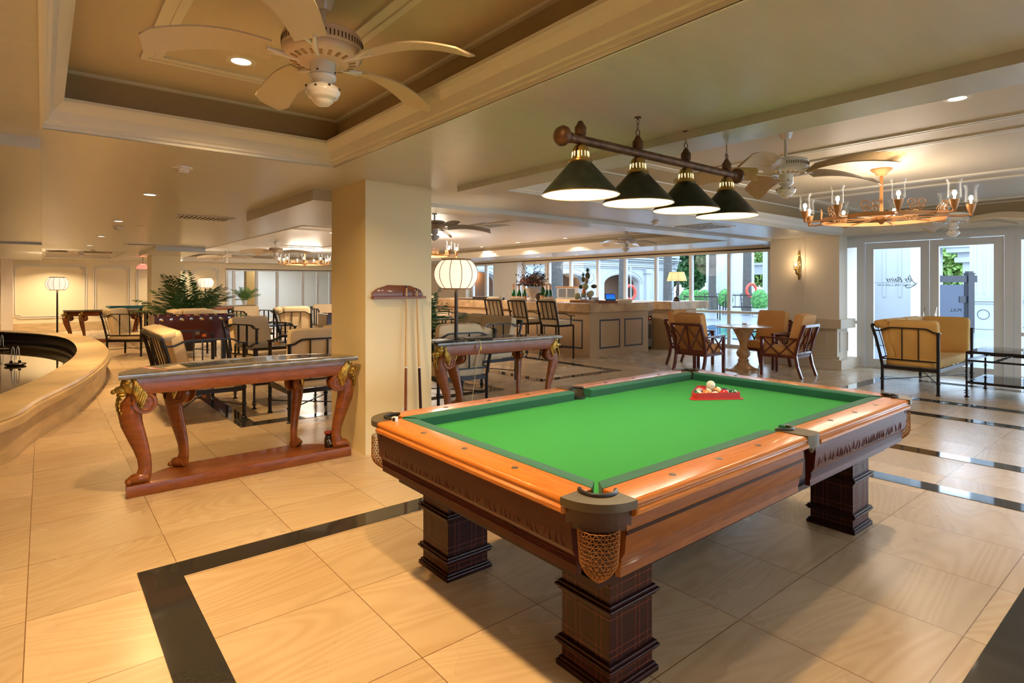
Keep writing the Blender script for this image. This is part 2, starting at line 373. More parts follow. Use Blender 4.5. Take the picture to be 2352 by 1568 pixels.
for k, t in enumerate(TR):
    x0,y0,x1,y1,zt = t
    def R(d): return (x0+d,y0+d,x1-d,y1-d)
    g = G(); zl = 2.632
    prof = [(0,ZS-.004),(.0,ZS+.018),(.014,ZS+.020),(.016,ZS+.038),(.03,ZS+.045),(.05,ZS+.10),(.085,ZS+.135),(.10,zl-.02),(.10,zl)]
    for a, b in zip(prof, prof[1:]): g.rect_ring(R(a[0]), R(b[0]), a[1], b[1])
    g.rect_ring(R(.10), R(-.05), zl, zl+.002)
    g.rect_ring(R(-.012), R(-.012), ZS-.008, ZS); g.rect_ring(R(-.012), R(0), ZS-.008, ZS-.008)
    struct('trim_%d' % (10+k), g, M_crown, 30)
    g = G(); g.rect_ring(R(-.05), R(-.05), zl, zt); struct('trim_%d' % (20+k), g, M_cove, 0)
    g = G(); g.mesh([(x0-.05,y0-.05,zt),(x0-.05,y1+.05,zt),(x1+.05,y1+.05,zt),(x1+.05,y0-.05,zt)], [(0,1,2,3)]); struct('ceiling', g, M_ceil_white if k == 2 else M_ceil_up, 0)
    g = G(); g.rect_ring(R(-.05), R(-.02), zt-.018, zt-.018); g.rect_ring(R(-.02), R(-.02), zt-.018, zt)
    def fr(rx0,ry0,rx1,ry1,wd=.055,h=.016):
        for d0,d1,hh in ((0,wd*.35,h),(wd*.35,wd*.6,h*.45),(wd*.6,wd,h)):
            for bx in ((rx0+d0,ry0+d0,rx1-d0,ry0+d1),(rx0+d0,ry1-d1,rx1-d0,ry1-d0),(rx0+d0,ry0+d1,rx0+d1,ry1-d1),(rx1-d1,ry0+d1,rx1-d0,ry1-d1)):
                g.box(bx[0],bx[1],zt-hh,bx[2],bx[3],zt)
    if k in (0,4): fr(.44, y0+.5, 1.36, y1-.5, .1)
    if k == 1: fr(3.75,-2.8,5.9,4.0,.1); fr(6.3,-2.8,8.6,4.0,.1); fr(9.0,-2.8,11.2,4.0,.1)
    if k == 2:
        for q in range(3): fr(3.5, 6.6+q*5.9, 6.9, 11.9+q*5.9, .1)
    struct('trim_%d' % (30+k), g, M_crown, 30)
# beams / dropped blocks
g = G(); g.box(3.06,-6.9,2.405,3.38,4.58,ZS+.01); struct('trim_40', g, M_ceil, 0)
g = G(); g.box(3.2,5.66,2.412,11.3,6.10,ZS+.01); struct('trim_41', g, M_ceil, 0)
g = G(); g.box(2.05,5.59,2.351,3.1,7.95,ZS+.01); struct('trim_42', g, M_ceil, 0)
g = G(); g.box(2.05,15.7,2.351,3.1,18.7,ZS+.01); struct('trim_43', g, M_ceil, 0)
g = G(); g.box(-8.9,4.78,2.385,-.01,24.7,ZS+.01); g.box(-8.9,14.9,2.345,-.01,15.3,2.39); struct('trim_44', g, M_ceil, 0)
# columns
g = G(); g.box(2.232,4.806,0,2.912,5.58,ZS+.01); struct('wall_column', g, M_col, 0)
g = G(); g.box(2.23,17.8,0,2.91,18.6,ZS); struct('wall_column_far', g, M_col, 0)
# far wall (y=24.8)
g = G(); g.box(-9,24.8,0,5.62,25,2.95); g.box(9.9,24.8,0,13.5,25,2.95); g.box(5.62,24.8,2.2,9.9,25,2.95); struct('wall_back', g, M_wall, 0)
def panel(x0, x1, z0, z1, y=24.79):
    for d in (0, .06):
        c = .12; a,b,e,f_ = x0+d, x1-d, z0+d, z1-d
        P = [(a+c,y,e),(b-c,y,e),(b-c,y,e+c*.5),(b,y,e+c*.5),(b,y,f_-c*.5),(b-c,y,f_-c*.5),(b-c,y,f_),(a+c,y,f_),(a+c,y,f_-c*.5),(a,y,f_-c*.5),(a,y,e+c*.5),(a+c,y,e+c*.5)]
        for p, q in zip(P, P[1:]+P[:1]): g.bar(p, q, .034, .03)
g = G()
for a, b in ((-3.1,-2.0),(-.74,1.18),(1.38,2.45),(2.65,3.6),(3.75,4.25),(4.45,5.35)): panel(a, b, .48, 2.25)
struct('trim_50', g, M_crown, 0)
g = G(); g.box(-9,24.76,.16,5.6,24.8,.30); struct('baseboard_back', g, M_stone, 0)
g = G(); g.box(-9,24.7,0,5.6,24.8,.2,0); struct('baseboard_back_plinth', g, M_stone, 0)
# left wall with doorway casing at the extreme left
g = G(); g.box(-9.2,-7,0,-9,25,2.95); struct('wall_left', g, M_wall, 0)
g = G(); g.box(-.95,23.9,0,-.78,24.8,2.4); g.box(-1.0,23.86,0,-.72,23.9,2.4); struct('wall_pier', g, M_beige, 0)
# far glazed partition
def glazing(n, axis, pos, cols, z0, ztop, fw=.07, depth=.08, transom=None, mat_f=None, rail=.08):
    g = G(); gp = G()
    def bx(a0,a1,za,zb,d=depth,gg=None):
        gg = gg or g
        if axis == 'y': gg.box(a0,pos-d/2,za,a1,pos+d/2,zb)
        else: gg.box(pos-d/2,a0,za,pos+d/2,a1,zb)
    a0, a1 = cols[0], cols[-1]
    bx(a0-fw/2,a1+fw/2,ztop,ztop+rail); bx(a0-fw/2,a1+fw/2,z0,z0+rail)
    for c in cols: bx(c-fw/2,c+fw/2,z0+rail,ztop)
    if transom: 
        for c,d in zip(cols, cols[1:]): bx(c+fw/2,d-fw/2,transom,transom+.06)
    for c,d in zip(cols, cols[1:]): bx(c+fw/2,d-fw/2,z0+rail,ztop,.008,gp)
    o = struct('window_%d' % n, g, mat_f or M_frame, 0)
    p = obj('pane', gp, M_glass, o, 0)
    return o
glazing(1, 'y', 24.85, [5.66,5.92,6.78,7.6,8.66,9.3,9.86], 0, 2.15, .1, .1)
# room beyond the far partition
g = G(); g.box(4.5,29.5,0,12,29.7,2.9); g.box(4.5,25,2.85,12,29.7,2.9); g.box(4.4,25,0,4.5,29.7,2.9); g.box(11.9,25,0,12,29.7,2.9); struct('wall_back_room', g, M_white, 0)
g = G(); g.box(4.5,25.0,-.02,12,29.6,0); struct('floor', g, M_floor, 0)
g = G(); g.box(7.0,27.2,0,7.45,27.6,2.85); struct('wall_back_room_column', g, mat('amber_column', (.62,.38,.12), .5), 0)
light('AREA', (8,27.2,2.8), 120, (.9,.95,1), 1.2)  # unseen fill light added to brighten this room, no fixture
# --- right: sconce wall, plinth, doors ---
g = G(); g.box(11.38,4.42,.8,11.74,5.72,ZS); g.box(11.74,4.66,0,13.4,5.72,ZS+.3); g.box(13.22,5.72,0,13.4,6.64,ZS+.3)
struct('wall_right_pier', g, M_beige, 0)
g = G(); g.box(11.372,5.03,.92,11.384,5.09,ZS); struct('trim_51', g, M_beige, 0)
g = G(); g.box(11.19,4.31,0,12.04,5.84,.17); g.box(11.34,4.44,.17,11.80,5.76,.74); g.box(11.22,4.33,.74,11.88,5.80,.91)
g.box(11.30,4.39,.17,11.38,5.76,.22); struct('baseboard_right', g, M_beige, 0)
g = G()
for (a,b) in ((4.62,5.15),(5.25,5.65)):
    for p,q in (((11.335,a,.3),(11.335,b,.3)),((11.335,b,.3),(11.335,b,.66)),((11.335,b,.66),(11.335,a,.66)),((11.335,a,.66),(11.335,a,.3))): g.bar(p,q,.015,.012)
for p,q in (((11.45,4.435,.3),(11.8,4.435,.3)),((11.8,4.435,.3),(11.8,4.435,.66)),((11.8,4.435,.66),(11.45,4.435,.66)),((11.45,4.435,.66),(11.45,4.435,.3))): g.bar(p,q,.015,.012)
struct('trim_52', g, M_white, 0)
XD = 12.1
def doorleaf(n, y0, y1, ztop):
    g = G(); s = .13
    g.box(XD-.03,y0,.0,XD+.03,y0+s,ztop); g.box(XD-.03,y1-s,0,XD+.03,y1,ztop); g.box(XD-.03,y0+s,0,XD+.03,y1-s,.16); g.box(XD-.03,y0+s,ztop-.12,XD+.03,y1-s,ztop)
    o = struct('door_%d' % n, g, M_frame, 0)
    g = G(); g.box(XD-.004,y0+s,.16,XD+.004,y1-s,ztop-.12); obj('pane', g, M_glass, o, 0)
    return o
d1 = doorleaf(1, 3.215, 4.22, 2.33); d2 = doorleaf(2, 2.20, 3.205, 2.33)
for dd, y in ((d1,3.27),(d2,3.10)):
    g = G(); g.cyl((12.06,y,.95),(12.03,y,.95),.012); g.tube([(12.03,y,.75),(12.0,y,.8),(12.0,y,1.1),(12.03,y,1.15)],.012); obj('door_handle', g, M_chrome, dd)
g = G(); g.box(XD-.05,4.23,0,XD+.05,4.34,2.34); g.box(XD-.05,2.08,0,XD+.05,2.19,2.34); g.box(XD-.05,-7,2.34,XD+.05,4.66,ZS+.5)
struct('wall_right', g, M_frame, 0)
g = G(); g.box(XD-.09,-7,2.38,XD-.05,4.36,2.458); struct('trim_53', g, M_white, 0)
glazing(3, 'x', XD, [-6.9,-5.8,-4.7,-3.6,-2.5,-1.4,-.25,.90,2.03], 0, 2.26, .09, .08, .72)
glazing(2, 'x', XD, [4.34,4.64], 0, 2.26, .06, .08, .80)
# lettering on the door glass (read from outside, so mirrored from inside)
def text(body, loc, size, rz, m, name, parent=None, rx=PI/2, mirror=False, ext=.001, shear=0):
    cu = bpy.data.curves.new(name, 'FONT'); cu.body = body; cu.size = size; cu.extrude = ext; cu.align_x = 'CENTER'; cu.shear = shear
    o = bpy.data.objects.new(name, cu); C.objects.link(o); dg = bpy.context.evaluated_depsgraph_get()
    me = bpy.data.meshes.new_from_object(o.evaluated_get(dg)); bpy.data.objects.remove(o); me.materials.clear(); me.materials.append(m)
    o = bpy.data.objects.new(name, me); C.objects.link(o)
    o.matrix_world = Matrix.Translation(loc) @ Matrix.Rotation(rz,4,'Z') @ Matrix.Rotation(rx,4,'X') @ Matrix.Scale(-1 if mirror else 1,4,(1,0,0))
    me.transform(o.matrix_world); o.matrix_world = Matrix()
    if parent: o.parent = parent
    return o
text('es Bains', (12.085,3.67,1.60), .125, -PI/2, M_ink, 'lettering', d1, mirror=True, shear=.5)
g = G()
def dx(u, v, x=12.083):
    k = (u-CX)/F_PX; dd = x/(math.sin(YAW)+math.cos(YAW)*k); return (x, dd*(math.cos(YAW)-math.sin(YAW)*k), HCAM-(v-HY)/F_PX*dd)
g.tube([dx(*q) for q in ((2087,641),(2086,636),(2089,632),(2092,637),(2096,645),(2101,651),(2107,649),(2100,655),(2092,660),(2083,661),(2079,657),(2083,654))], .006, 6); obj('script_initial', g, M_ink, d1)
text('OPENING TIME: 6 AM-10 PM', (12.085,3.72,1.52), .05, -PI/2, M_ink, 'lettering', d1, mirror=True)
g = G(); g.box(12.082,3.42,1.578,12.088,4.08,1.583); obj('lettering_line', g, M_ink, d1, 0)
text('PULL', (12.085,2.84,1.085), .075, -PI/2, M_ink, 'lettering', d2, mirror=True)
# window wall north of the pier
XW = 13.3
def wy(u): k = (u-CX)/F_PX; return XW*(math.cos(YAW)-math.sin(YAW)*k)/(math.sin(YAW)+math.cos(YAW)*k)
cols = [6.68]+[wy(u) for u in (1676,1588,1508,1437,1374,1312,1262)]
glazing(4, 'x', XW, cols, 0, 2.34, .08, .1, .85)
y8 = wy(1262); yp0 = wy(1205); yp1 = wy(1150)
glazing(5, 'x', XW, [y8+.1, yp0], 0, 2.28, .16, .1)
glazing(6, 'x', XW, [yp1, wy(1118), wy(1086)], 0, 2.34, .14, .1)
g = G(); g.box(XW-.35,yp0,0,XW+.05,yp1,ZS); struct('wall_right_pillar', g, M_white, 0)
g = G(); g.box(XW-.3,wy(1086)+.05,0,XW,24.8,ZS); struct('wall_right_far', g, M_beige, 0)
g = G(); g.box(XW-.09,6.6,2.34,XW+.06,24.8,ZS+.4); g.box(XW-.5,6.6,2.40,XW-.44,24,ZS); struct('wall_right_header', g, M_beige, 0)
g = G(); g.box(XW-.52,6.1,2.37,XW-.5,20,2.402); struct('trim_54', g, M_hole, 0)
# south side of the room, behind the camera: glazed wall towards the terrace
glazing(7, 'y', -7, [1+i*1.22 for i in range(10)], 0, 2.35, .09, .08, .72)
g = G(); g.box(-9,-7.1,0,1,-6.95,2.95); g.box(-2,-7.1,2.42,12.2,-6.95,2.95); struct('wall_south', g, M_wall, 0)
# ================= POOL TABLE =================
PC = (2.835, 2.07)
A_, B_ = 1.50, .865      # outer half sizes
pt = thing('pool_table', 'pool table with bright green cloth, orange oak rails and carved aprons', 'pool table', (PC[0],PC[1],0))
ZR = .80
g = G(); g.box(-A_+.16,-B_+.16,.70,A_-.16,B_-.16,.742); obj('cloth_bed', g, M_felt, pt, 0)
CUT = .175; SG = .062
def railprof(g, p, q, inward):   # wood rail from p to q (2D), inward = unit vector to the table centre
    p = Vector((*p,0)); q = Vector((*q,0)); n = Vector((*inward,0))
    pr = [(0.012,.742),(0,.752),(0,.765),(.012,.775),(.006,.782),(.012,.795),(.024,.80),(.150,.80),(.150,.742)]
    a = [g.v(p+n*o+Vector((0,0,z))) for o,z in pr]; b = [g.v(q+n*o+Vector((0,0,z))) for o,z in pr]; k = len(pr)
    for i in range(k): g.f([a[i], a[(i+1)%k], b[(i+1)%k], b[i]])
    g.f(a[::-1]); g.f(b)
def cushprof(g, p, q, inward, m0=.05, m1=.05):
    p = Vector((*p,0)); q = Vector((*q,0)); n = Vector((*inward,0)); t = (q-p).normalized()
    pr = [(.150,.800),(.210,.799),(.219,.790),(.208,.742),(.150,.742)]
    a = []; b = []
    for o,z in pr:
        k = (o-.150)/.069
        a.append(g.v(p+n*o+t*(m0*k)+Vector((0,0,z)))); b.append(g.v(q+n*o-t*(m1*k)+Vector((0,0,z))))
    for i in range(5): g.f([a[i], a[(i+1)%5], b[(i+1)%5], b[i]])
    g.f(a[::-1]); g.f(b)
segs = []
for sy in (-1, 1):
    for x0, x1 in ((-A_+CUT, -SG), (SG, A_-CUT)): segs.append(((x0, sy*B_), (x1, sy*B_), (0,-sy), 'long'))
for sx_ in (-1, 1): segs.append(((sx_*A_, -B_+CUT), (sx_*A_, B_-CUT), (-sx_,0), 'short'))
for p, q, n, kind in segs:
    g = G(); railprof(g, p, q, n)
    o = obj('rail', g, M_railx if kind == 'long' else M_rail, pt, 50)
    md = o.modifiers.new('bevel','BEVEL'); md.width = .006; md.segments = 2; md.limit_method = 'ANGLE'; md.angle_limit = 1.0
    g = G(); cushprof(g, p, q, n, .055 if abs(p[0])>1 or abs(p[1])<B_-.1 else .02, .055 if abs(q[0])>1 or abs(q[1])<B_-.1 else .02); obj('cushion', g, M_cushf, pt, 50)
    g = G(); pv, qv = Vector((*p,0)), Vector((*q,0)); nv = Vector((*n,0))
    for k in (1,2,3):
        c = pv + (qv-pv)*(k/4) + nv*.085; g.lathe([(.0,.8005),(.014,.8005),(.014,.8015),(0,.8015)], 12, (c.x,c.y,0))
    obj('rail_sight', g, M_bronze, pt, 0)
def carve(g, P0, t, up, n, L, h, seed):   # free flowing carved strokes on an apron face
    rnd = random.Random(seed); x = .04
    while x < L-.06:
        kind = rnd.random(); w_ = rnd.uniform(.02,.06)
        pts = []
        if kind < .78:
            tilt = rnd.uniform(-.03,.03)
            for k in range(7): pts.append((x+tilt*k/6+.006*math.sin(k), h*(.12+.76*k/6)))
        elif kind < .86:
            for k in range(10): a = PI*.2+k/9*PI*1.2; pts.append((x+w_*.7+w_*.7*math.cos(a), h*(.5+.36*math.sin(a))))
            x += w_*.6
        else:
            for k in range(10): pts.append((x+w_*1.4*k/9, h*(.5+.3*math.sin(k*.9+seed))))
            x += w_
        m = len(pts); g.tube([P0+t*a+up*b+n*.0005 for a,b in pts], [(.0042 if seed<11 else .0022)*math.sin(PI*(k+.6)/(m+.2))+.0008 for k in range(m)], 6)
        x += w_*.45+.014
def apron(p, q, n, style, seed=1):
    p = Vector((*p,0)); q = Vector((*q,0)); n = Vector((*n,0)); t = (q-p).normalized(); L = (q-p).length
    pr = [(.030,.742),(.026,.70),(.034,.62),(.050,.595),(.046,.590),(.050,.584),(.046,.579),(.052,.573),(.048,.568),(.054,.562),(.052,.535),(.076,.530),(.076,.742)]
    g = G(); a = [g.v(p+n*o+Vector((0,0,z))) for o,z in pr]; b = [g.v(q+n*o+Vector((0,0,z))) for o,z in pr]; k = len(pr)
    for i in range(k): g.f([a[i], a[(i+1)%k], b[(i+1)%k], b[i]])
    g.f(a[::-1]); g.f(b)
    o = obj('apron', g, M_aplong if style == 'plain' else M_apron, pt, 25)
    if style == 'plain':
        g = G(); g.bar(p+n*.027+Vector((0,0,.69)), q+n*.027+Vector((0,0,.69)), .006, .012); obj('groove_line', g, M_dark, o, 0)
    else:
        g = G(); carve(g, p+n*.0325+Vector((0,0,.615)), t, Vector((0,0,1)), -n, L, .085, seed); obj('carving', g, M_apron, o)
for p, q, n, kind in segs:
    e = .02
    if kind == 'long':
        near = p[1] < 0; left = p[0] < 0
        apron((p[0]-(e if left else -.0), p[1]), (q[0]+(0 if left else e), q[1]), n, 'plain' if (near and left) else 'carved', 3+int(left)+2*int(near))
    else: apron((p[0], p[1]-e), (q[0], q[1]+e), n, 'carved', 11+int(p[0]>0))
g = G(); g.box(-A_+.17,-B_+.17,.47,A_-.17,B_-.17,.70); g.box(-A_+.15,-B_+.15,.455,A_-.15,B_-.15,.48); o = obj('underframe', g, M_dark, pt, 0)
g = G()
for k in range(14):
    x = -1.2+k*.185
    for s_ in (-1,1): g.box(x, s_*(B_-.17)-.001, .48, x+.004, s_*(B_-.17)+.001, .66)
obj('inlay_lines', g, M_inlay, o, 0)
for sx_ in (-1,1):
    for sy in (-1,1):
        cx_, cy_ = sx_*1.105, sy*.54
        g = G(); h = .125
        def sq(r, z0, z1, bev=.004): g.box(cx_-r, cy_-r, z0, cx_+r, cy_+r, z1, bev)
        sq(h+.018,0,.022); sq(h+.010,.022,.034); sq(h,.03,.64,.003); sq(h+.022,.098,.108); sq(h+.014,.088,.12); sq(h+.022,.315,.326); sq(h+.012,.302,.338)
        lg = obj('leg', g, M_dark, pt, 0)
        g = G(); r = h+.0008; tt = .0022
        for z in (.045,.072,.140,.165,.28,.36,.40,.50,.545):
            g.box(cx_-r,cy_-r,z,cx_+r,cy_+r,z+tt)
        for o_ in (-.085,-.06,.02,.045,.095):
            g.box(cx_+o_,cy_-r,.04,cx_+o_+tt,cy_+r,.60); g.box(cx_-r,cy_+o_,.04,cx_+r,cy_+o_+tt,.60)
        obj('inlay_lines', g, M_inlay, lg, 0)
# pockets
def corner_pocket(sx_, sy):
    M = Matrix.Translation((sx_*A_, sy*B_, 0)) @ Matrix.Diagonal((-sx_, -sy, 1, 1))
    outer = [(.178,-.004)]
    for k in range(13):
        a = PI/2*k/12; outer.append((.17-.172*math.sin(a)*.96-.0, .17-.172*math.cos(a)*.96))
    outer = [(.18,.0)] + [(.165-.165*math.sin(PI/2*k/12), .165-.165*math.cos(PI/2*k/12)) for k in range(13)] + [(.0,.18)]
    hc = (.142,.142); hr = .062
    inner = [(hc[0]-.125*0+hr*math.cos(a), hc[1]+hr*math.sin(a)) for a in [PI*.75+ (k/14-.5)*PI*1.0+PI/2 for k in range(15)]]
    a0 = (.02,.165); 
    arc = [(hc[0]+hr*math.cos(PI*.75+PI*k/16), hc[1]+hr*math.sin(PI*.75+PI*k/16)) for k in range(17)]
    poly_o = outer; n = 15
    # resample outer to the same count as arc
    def resamp(P, m):
        d = [0]
        for a,b in zip(P,P[1:]): d.append(d[-1]+math.dist(a,b))
        out = []
        for k in range(m):
            s_ = d[-1]*k/(m-1); i = 0
            while i < len(d)-2 and d[i+1] < s_: i += 1
            f = (s_-d[i])/max(d[i+1]-d[i],1e-9); out.append((P[i][0]*(1-f)+P[i+1][0]*f, P[i][1]*(1-f)+P[i+1][1]*f))
        return out
    oo = resamp(outer[::-1], 17)
    oo = [(.155,.178)]+[] if False else oo
    g = G(M)
    top = [g.v((x,y,.803)) for x,y in oo]; bt = [g.v((x,y,.775)) for x,y in oo]; it = [g.v((x,y,.803)) for x,y in arc]; ib = [g.v((x,y,.775)) for x,y in arc]
    for i in range(16):
        g.f([top[i],top[i+1],it[i+1],it[i]]); g.f([bt[i],bt[i+1],ib[i+1],ib[i]]); g.f([top[i],top[i+1],bt[i+1],bt[i]]); g.f([it[i],it[i+1],ib[i+1],ib[i]])
    g.f([top[0],it[0],ib[0],bt[0]]); g.f([top[-1],it[-1],ib[-1],bt[-1]])
    pk = obj('corner_pocket', g, M_bronze, pt, 35)
    g = G(M); g.tube([(x,y,.806) for x,y in arc], .0085, 8); obj('pocket_lip', g, M_leather, pk)
    g = G(M)
    sk = [(.175-.165*math.sin(PI/2*k/12)*.93, .175-.165*math.cos(PI/2*k/12)*.93) for k in range(13)]
    t1 = [g.v((x,y,.776)) for x,y in sk]; b1 = [g.v((x+.006,y+.006,.70)) for x,y in sk]; t2 = [g.v((x+.008,y+.008,.776)) for x,y in sk]; b2 = [g.v((x+.012,y+.012,.70)) for x,y in sk]
    for i in range(12):
        g.f([t1[i],t1[i+1],b1[i+1],b1[i]]); g.f([t2[i],t2[i+1],b2[i+1],b2[i]]); g.f([b1[i],b1[i+1],b2[i+1],b2[i]]); g.f([t1[i],t1[i+1],t2[i+1],t2[i]])
    obj('pocket_skirt', g, mat('pocket_leather', (.075,.032,.014), .5, bump=.2, bscale=60), pk, 40)
    # net bag: crossing cords on a tapering bag surface
    g = G(M); c = (.098,.098); R0 = .072; Z0, Z1 = .705, .525
    def bag(a, t):
        r = R0*(1-.18*t-.82*max(0,(t-.55)/.45)**2.2); return Vector((c[0]+r*math.cos(a)-.012*t, c[1]+r*math.sin(a)-.012*t, Z0-(Z0-Z1)*t))
    NA, NZ = 20, 13
    for k in range(NA):
        for sgn in (-1,1):
            g.tube([bag(2*PI*(k+sgn*.5*((j)%2))/NA, j/NZ) for j in range(NZ+1)], .0014, 4, False)
    for j in range(NZ+1):
        g.tube([bag(2*PI*k/NA, j/NZ) for k in range(NA+1)], .0013, 4, False)
    obj('net_bag', g, M_net, pk, 60)
for sx_ in (-1,1):
    for sy in (-1,1): corner_pocket(sx_, sy)
for sy in (-1,1):
    M = Matrix.Translation((0, sy*B_, 0)) @ Matrix.Diagonal((1, -sy, 1, 1))
    g = G(M); hw = SG+.004; arc = [(.055*math.cos(a), .165-.055*math.sin(a)) for a in [PI*k/14 for k in range(15)]]
    out = [(hw,.165),(hw,.06),(hw,.02),(.05,.0),(.03,-.004),(.015,-.004),(0,-.006),(-.015,-.004),(-.03,-.004),(-.05,.0),(-hw,.02),(-hw,.06),(-hw,.165)]
    oo = [(hw,.165-.0)]+[(hw*math.cos(PI*k/14) if 0 else 0,0) for k in range(0)]
    # straight plate with hole: fan between arc and outline
    def rs(P, m):
        d = [0]
        for a,b in zip(P,P[1:]): d.append(d[-1]+math.dist(a,b))
        o_ = []
        for k in range(m):
            s_ = d[-1]*k/(m-1); i = 0
            while i < len(d)-2 and d[i+1] < s_: i += 1
            f = (s_-d[i])/max(d[i+1]-d[i],1e-9); o_.append((P[i][0]*(1-f)+P[i+1][0]*f, P[i][1]*(1-f)+P[i+1][1]*f))
        return o_
    o2 = rs(out, 15)
    top = [g.v((x,y,.804)) for x,y in o2]; bt = [g.v((x,y,.745)) for x,y in o2]; it = [g.v((x,y,.804)) for x,y in arc]; ib = [g.v((x,y,.745)) for x,y in arc]
    for i in range(14):
        g.f([top[i],top[i+1],it[i+1],it[i]]); g.f([bt[i],bt[i+1],ib[i+1],ib[i]]); g.f([top[i],top[i+1],bt[i+1],bt[i]]); g.f([it[i],it[i+1],ib[i+1],ib[i]])
    pk = obj('side_pocket', g, M_bronze, pt, 35)
    g = G(M); g.tube([(x,y,.807) for x,y in arc], .008, 8); obj('pocket_lip', g, M_leather, pk)
    g = G(M); g.ball((0,.02,.745),.028,10,6,(1,.5,1.2)); obj('pocket_boss', g, M_bronze, pk)
    g = G(M); g.lathe([(.056,.76),(.056,.70),(.045,.66),(.02,.64)], 16, (0,.165,0)); obj('pocket_liner', g, M_leather, pk)
# pocket throats on the cloth (black)
g = G()
for sx_ in (-1,1):
    for sy in (-1,1): g.lathe([(.0,.7427),(.062,.7427),(.062,.7436),(0,.7436)], 20, (sx_*(A_-.142), sy*(B_-.142), 0))
obj('pocket_hole', g, M_leather, pt, 0)

# chalk cube
t = thing('chalk_cube', 'small white chalk cube on the pool table rail by the left corner pocket', 'chalk', (1.425, 2.715, .8005), .5)
g = G(); g.box(-.012,-.012,0,.012,.012,.024,.001); obj('paper_wrap', g, M_white, t, 0)
g = G(); g.lathe([(0,.0242),(.010,.0242),(.010,.0245),(0,.0245)], 12); obj('chalk', g, mat('blue_chalk', (.35,.55,.5), .9), t, 0)
g = G(); g.box(-.0125,-.008,.004,-.0119,.008,.020); obj('dark_label', g, M_leather, t, 0)
# ball rack and balls
RA, RB = Vector((3.375,2.235)), Vector((3.68,2.03)); tdir = (RB-RA).normalized(); ndir = Vector((-tdir.y, tdir.x)); 
side = .385; Cc = (RA+RB)/2; A3 = [Cc - tdir*side/2, Cc + tdir*side/2, Cc + ndir*side*.866]
cen = (A3[0]+A3[1]+A3[2])/3
def rounded(P, r, n=6):
    out = []
    for i in range(3):
        p = P[i]; a = (P[i-1]-p).normalized(); b = (P[(i+1)%3]-p).normalized(); bis = (a+b).normalized(); c = p + bis*(r/.5)
        va = (p + a*(r*1.732)) - c; vb = (p + b*(r*1.732)) - c; a0 = math.atan2(va.y,va.x); a1 = math.atan2(vb.y,vb.x)
        dd = (a1-a0+PI)%(2*PI)-PI
        for k in range(n+1): q = a0+dd*k/n; out.append((c.x+r*math.cos(q), c.y+r*math.sin(q)))
    return out
rk = thing('ball_rack', 'red plastic triangle rack holding the balls on the green cloth', 'ball rack', (cen.x,cen.y,.7427))
def loc2(P): return [(x-cen.x,y-cen.y) for x,y in P]
def scaled(k): return loc2(rounded([cen+(p-cen)*k for p in A3], .03))
g = G(); o1, i1 = scaled(1.0), scaled(.955); n = len(o1)
vo = [g.v((x,y,0)) for x,y in o1]; vt = [g.v((x,y,.045)) for x,y in scaled(.985)]; vi = [g.v((x,y,.045)) for x,y in i1]; vb = [g.v((x,y,0)) for x,y in i1]
for a,b in ((vo,vt),(vt,vi),(vi,vb),(vb,vo)):
    for i in range(n): g.f([a[i],a[(i+1)%n],b[(i+1)%n],b[i]])
obj('rack_wall', g, M_red, rk, 40)
g = G(); fo, fi = scaled(1.09), scaled(.99)
vo = [g.v((x,y,0)) for x,y in fo]; vt = [g.v((x,y,.004)) for x,y in fo]; vi = [g.v((x,y,.006)) for x,y in fi]
for a,b in ((vo,vt),(vt,vi)):
    for i in range(n): g.f([a[i],a[(i+1)%n],b[(i+1)%n],b[i]])
obj('rack_flange', g, M_red, rk, 40)
BR = .0305
ballcols = {'cream_green': stripemat('ball_green_stripe', (.02,.12,.04)), 'orange': mat('ball_orange', (.85,.24,.07), .08, coat=.6), 'brown': stripemat('ball_maroon_stripe', (.20,.02,.015)),
 'red': mat('ball_red', (.65,.03,.03), .08, coat=.6), 'navy': stripemat('ball_navy_stripe', (.015,.015,.07)), 'redstripe': stripemat('ball_red_stripe', (.6,.07,.03)), 'yellow': mat('ball_yellow', (.75,.5,.08), .08, coat=.6),
 'cue': mat('ball_ivory', (.86,.80,.64), .06, coat=.7), 'green': stripemat('ball_dark_green', (.01,.10,.03), half=.6)}
bl = []
row = [('orange','cream_green','striped ball with pale green band at the left front of the red rack'),('b','orange','plain orange ball in the front row of the rack'),('b','brown','white ball with maroon band, middle of the front row in the rack'),('b','red','plain red ball in the front row, right of the maroon banded one'),('b','green','white ball with wide dark green band at the right end of the rack')]
base0 = A3[0]+ (cen-A3[0])*.0
def bpos(r, c): 
    s0 = cen - tdir*(BR*2.04*(4-r)/2) - ndir*(side*.2887-.039) + ndir*(BR*1.77*r)
    return s0 + tdir*(BR*2.04*c)
def ball(key, pos, z, label, rot):
    g = G(); g.ball((0,0,0), BR, 24, 14); o = obj('billiard_ball', g, ballcols[key], None, 180); o.location = (pos.x, pos.y, z); o.rotation_euler = rot
    return tag(o, label, 'ball', 'billiard balls in the red rack')
for c, (_, k, lab) in enumerate(row): ball(k, bpos(0,c), .7427+BR, lab, (.5+c*.4, .6-c*.2, c))
ball('navy', bpos(1,0), .7427+BR, 'navy banded ball behind the left end of the front row in the rack', (.3,.5,1))
ball('redstripe', bpos(1,1), .7427+BR, 'red banded ball in the second row of the rack, beneath the cue ball', (1,.2,0))
ball('yellow', bpos(1,2), .7427+BR, 'plain yellow ball in the second row of the rack, beneath the cue ball', (0,0,0))
ball('navy', bpos(1,3), .7427+BR, 'dark banded ball right of the cue ball in the second row of the rack', (.9,.9,2)); 
ball('redstripe', bpos(2,0), .7427+BR, 'red banded ball in the third row at the left edge of the rack', (.2,1.2,.4))
ball('navy', bpos(2,1), .7427+BR, 'dark striped ball in the middle of the third row of the rack', (.4,.2,.4))
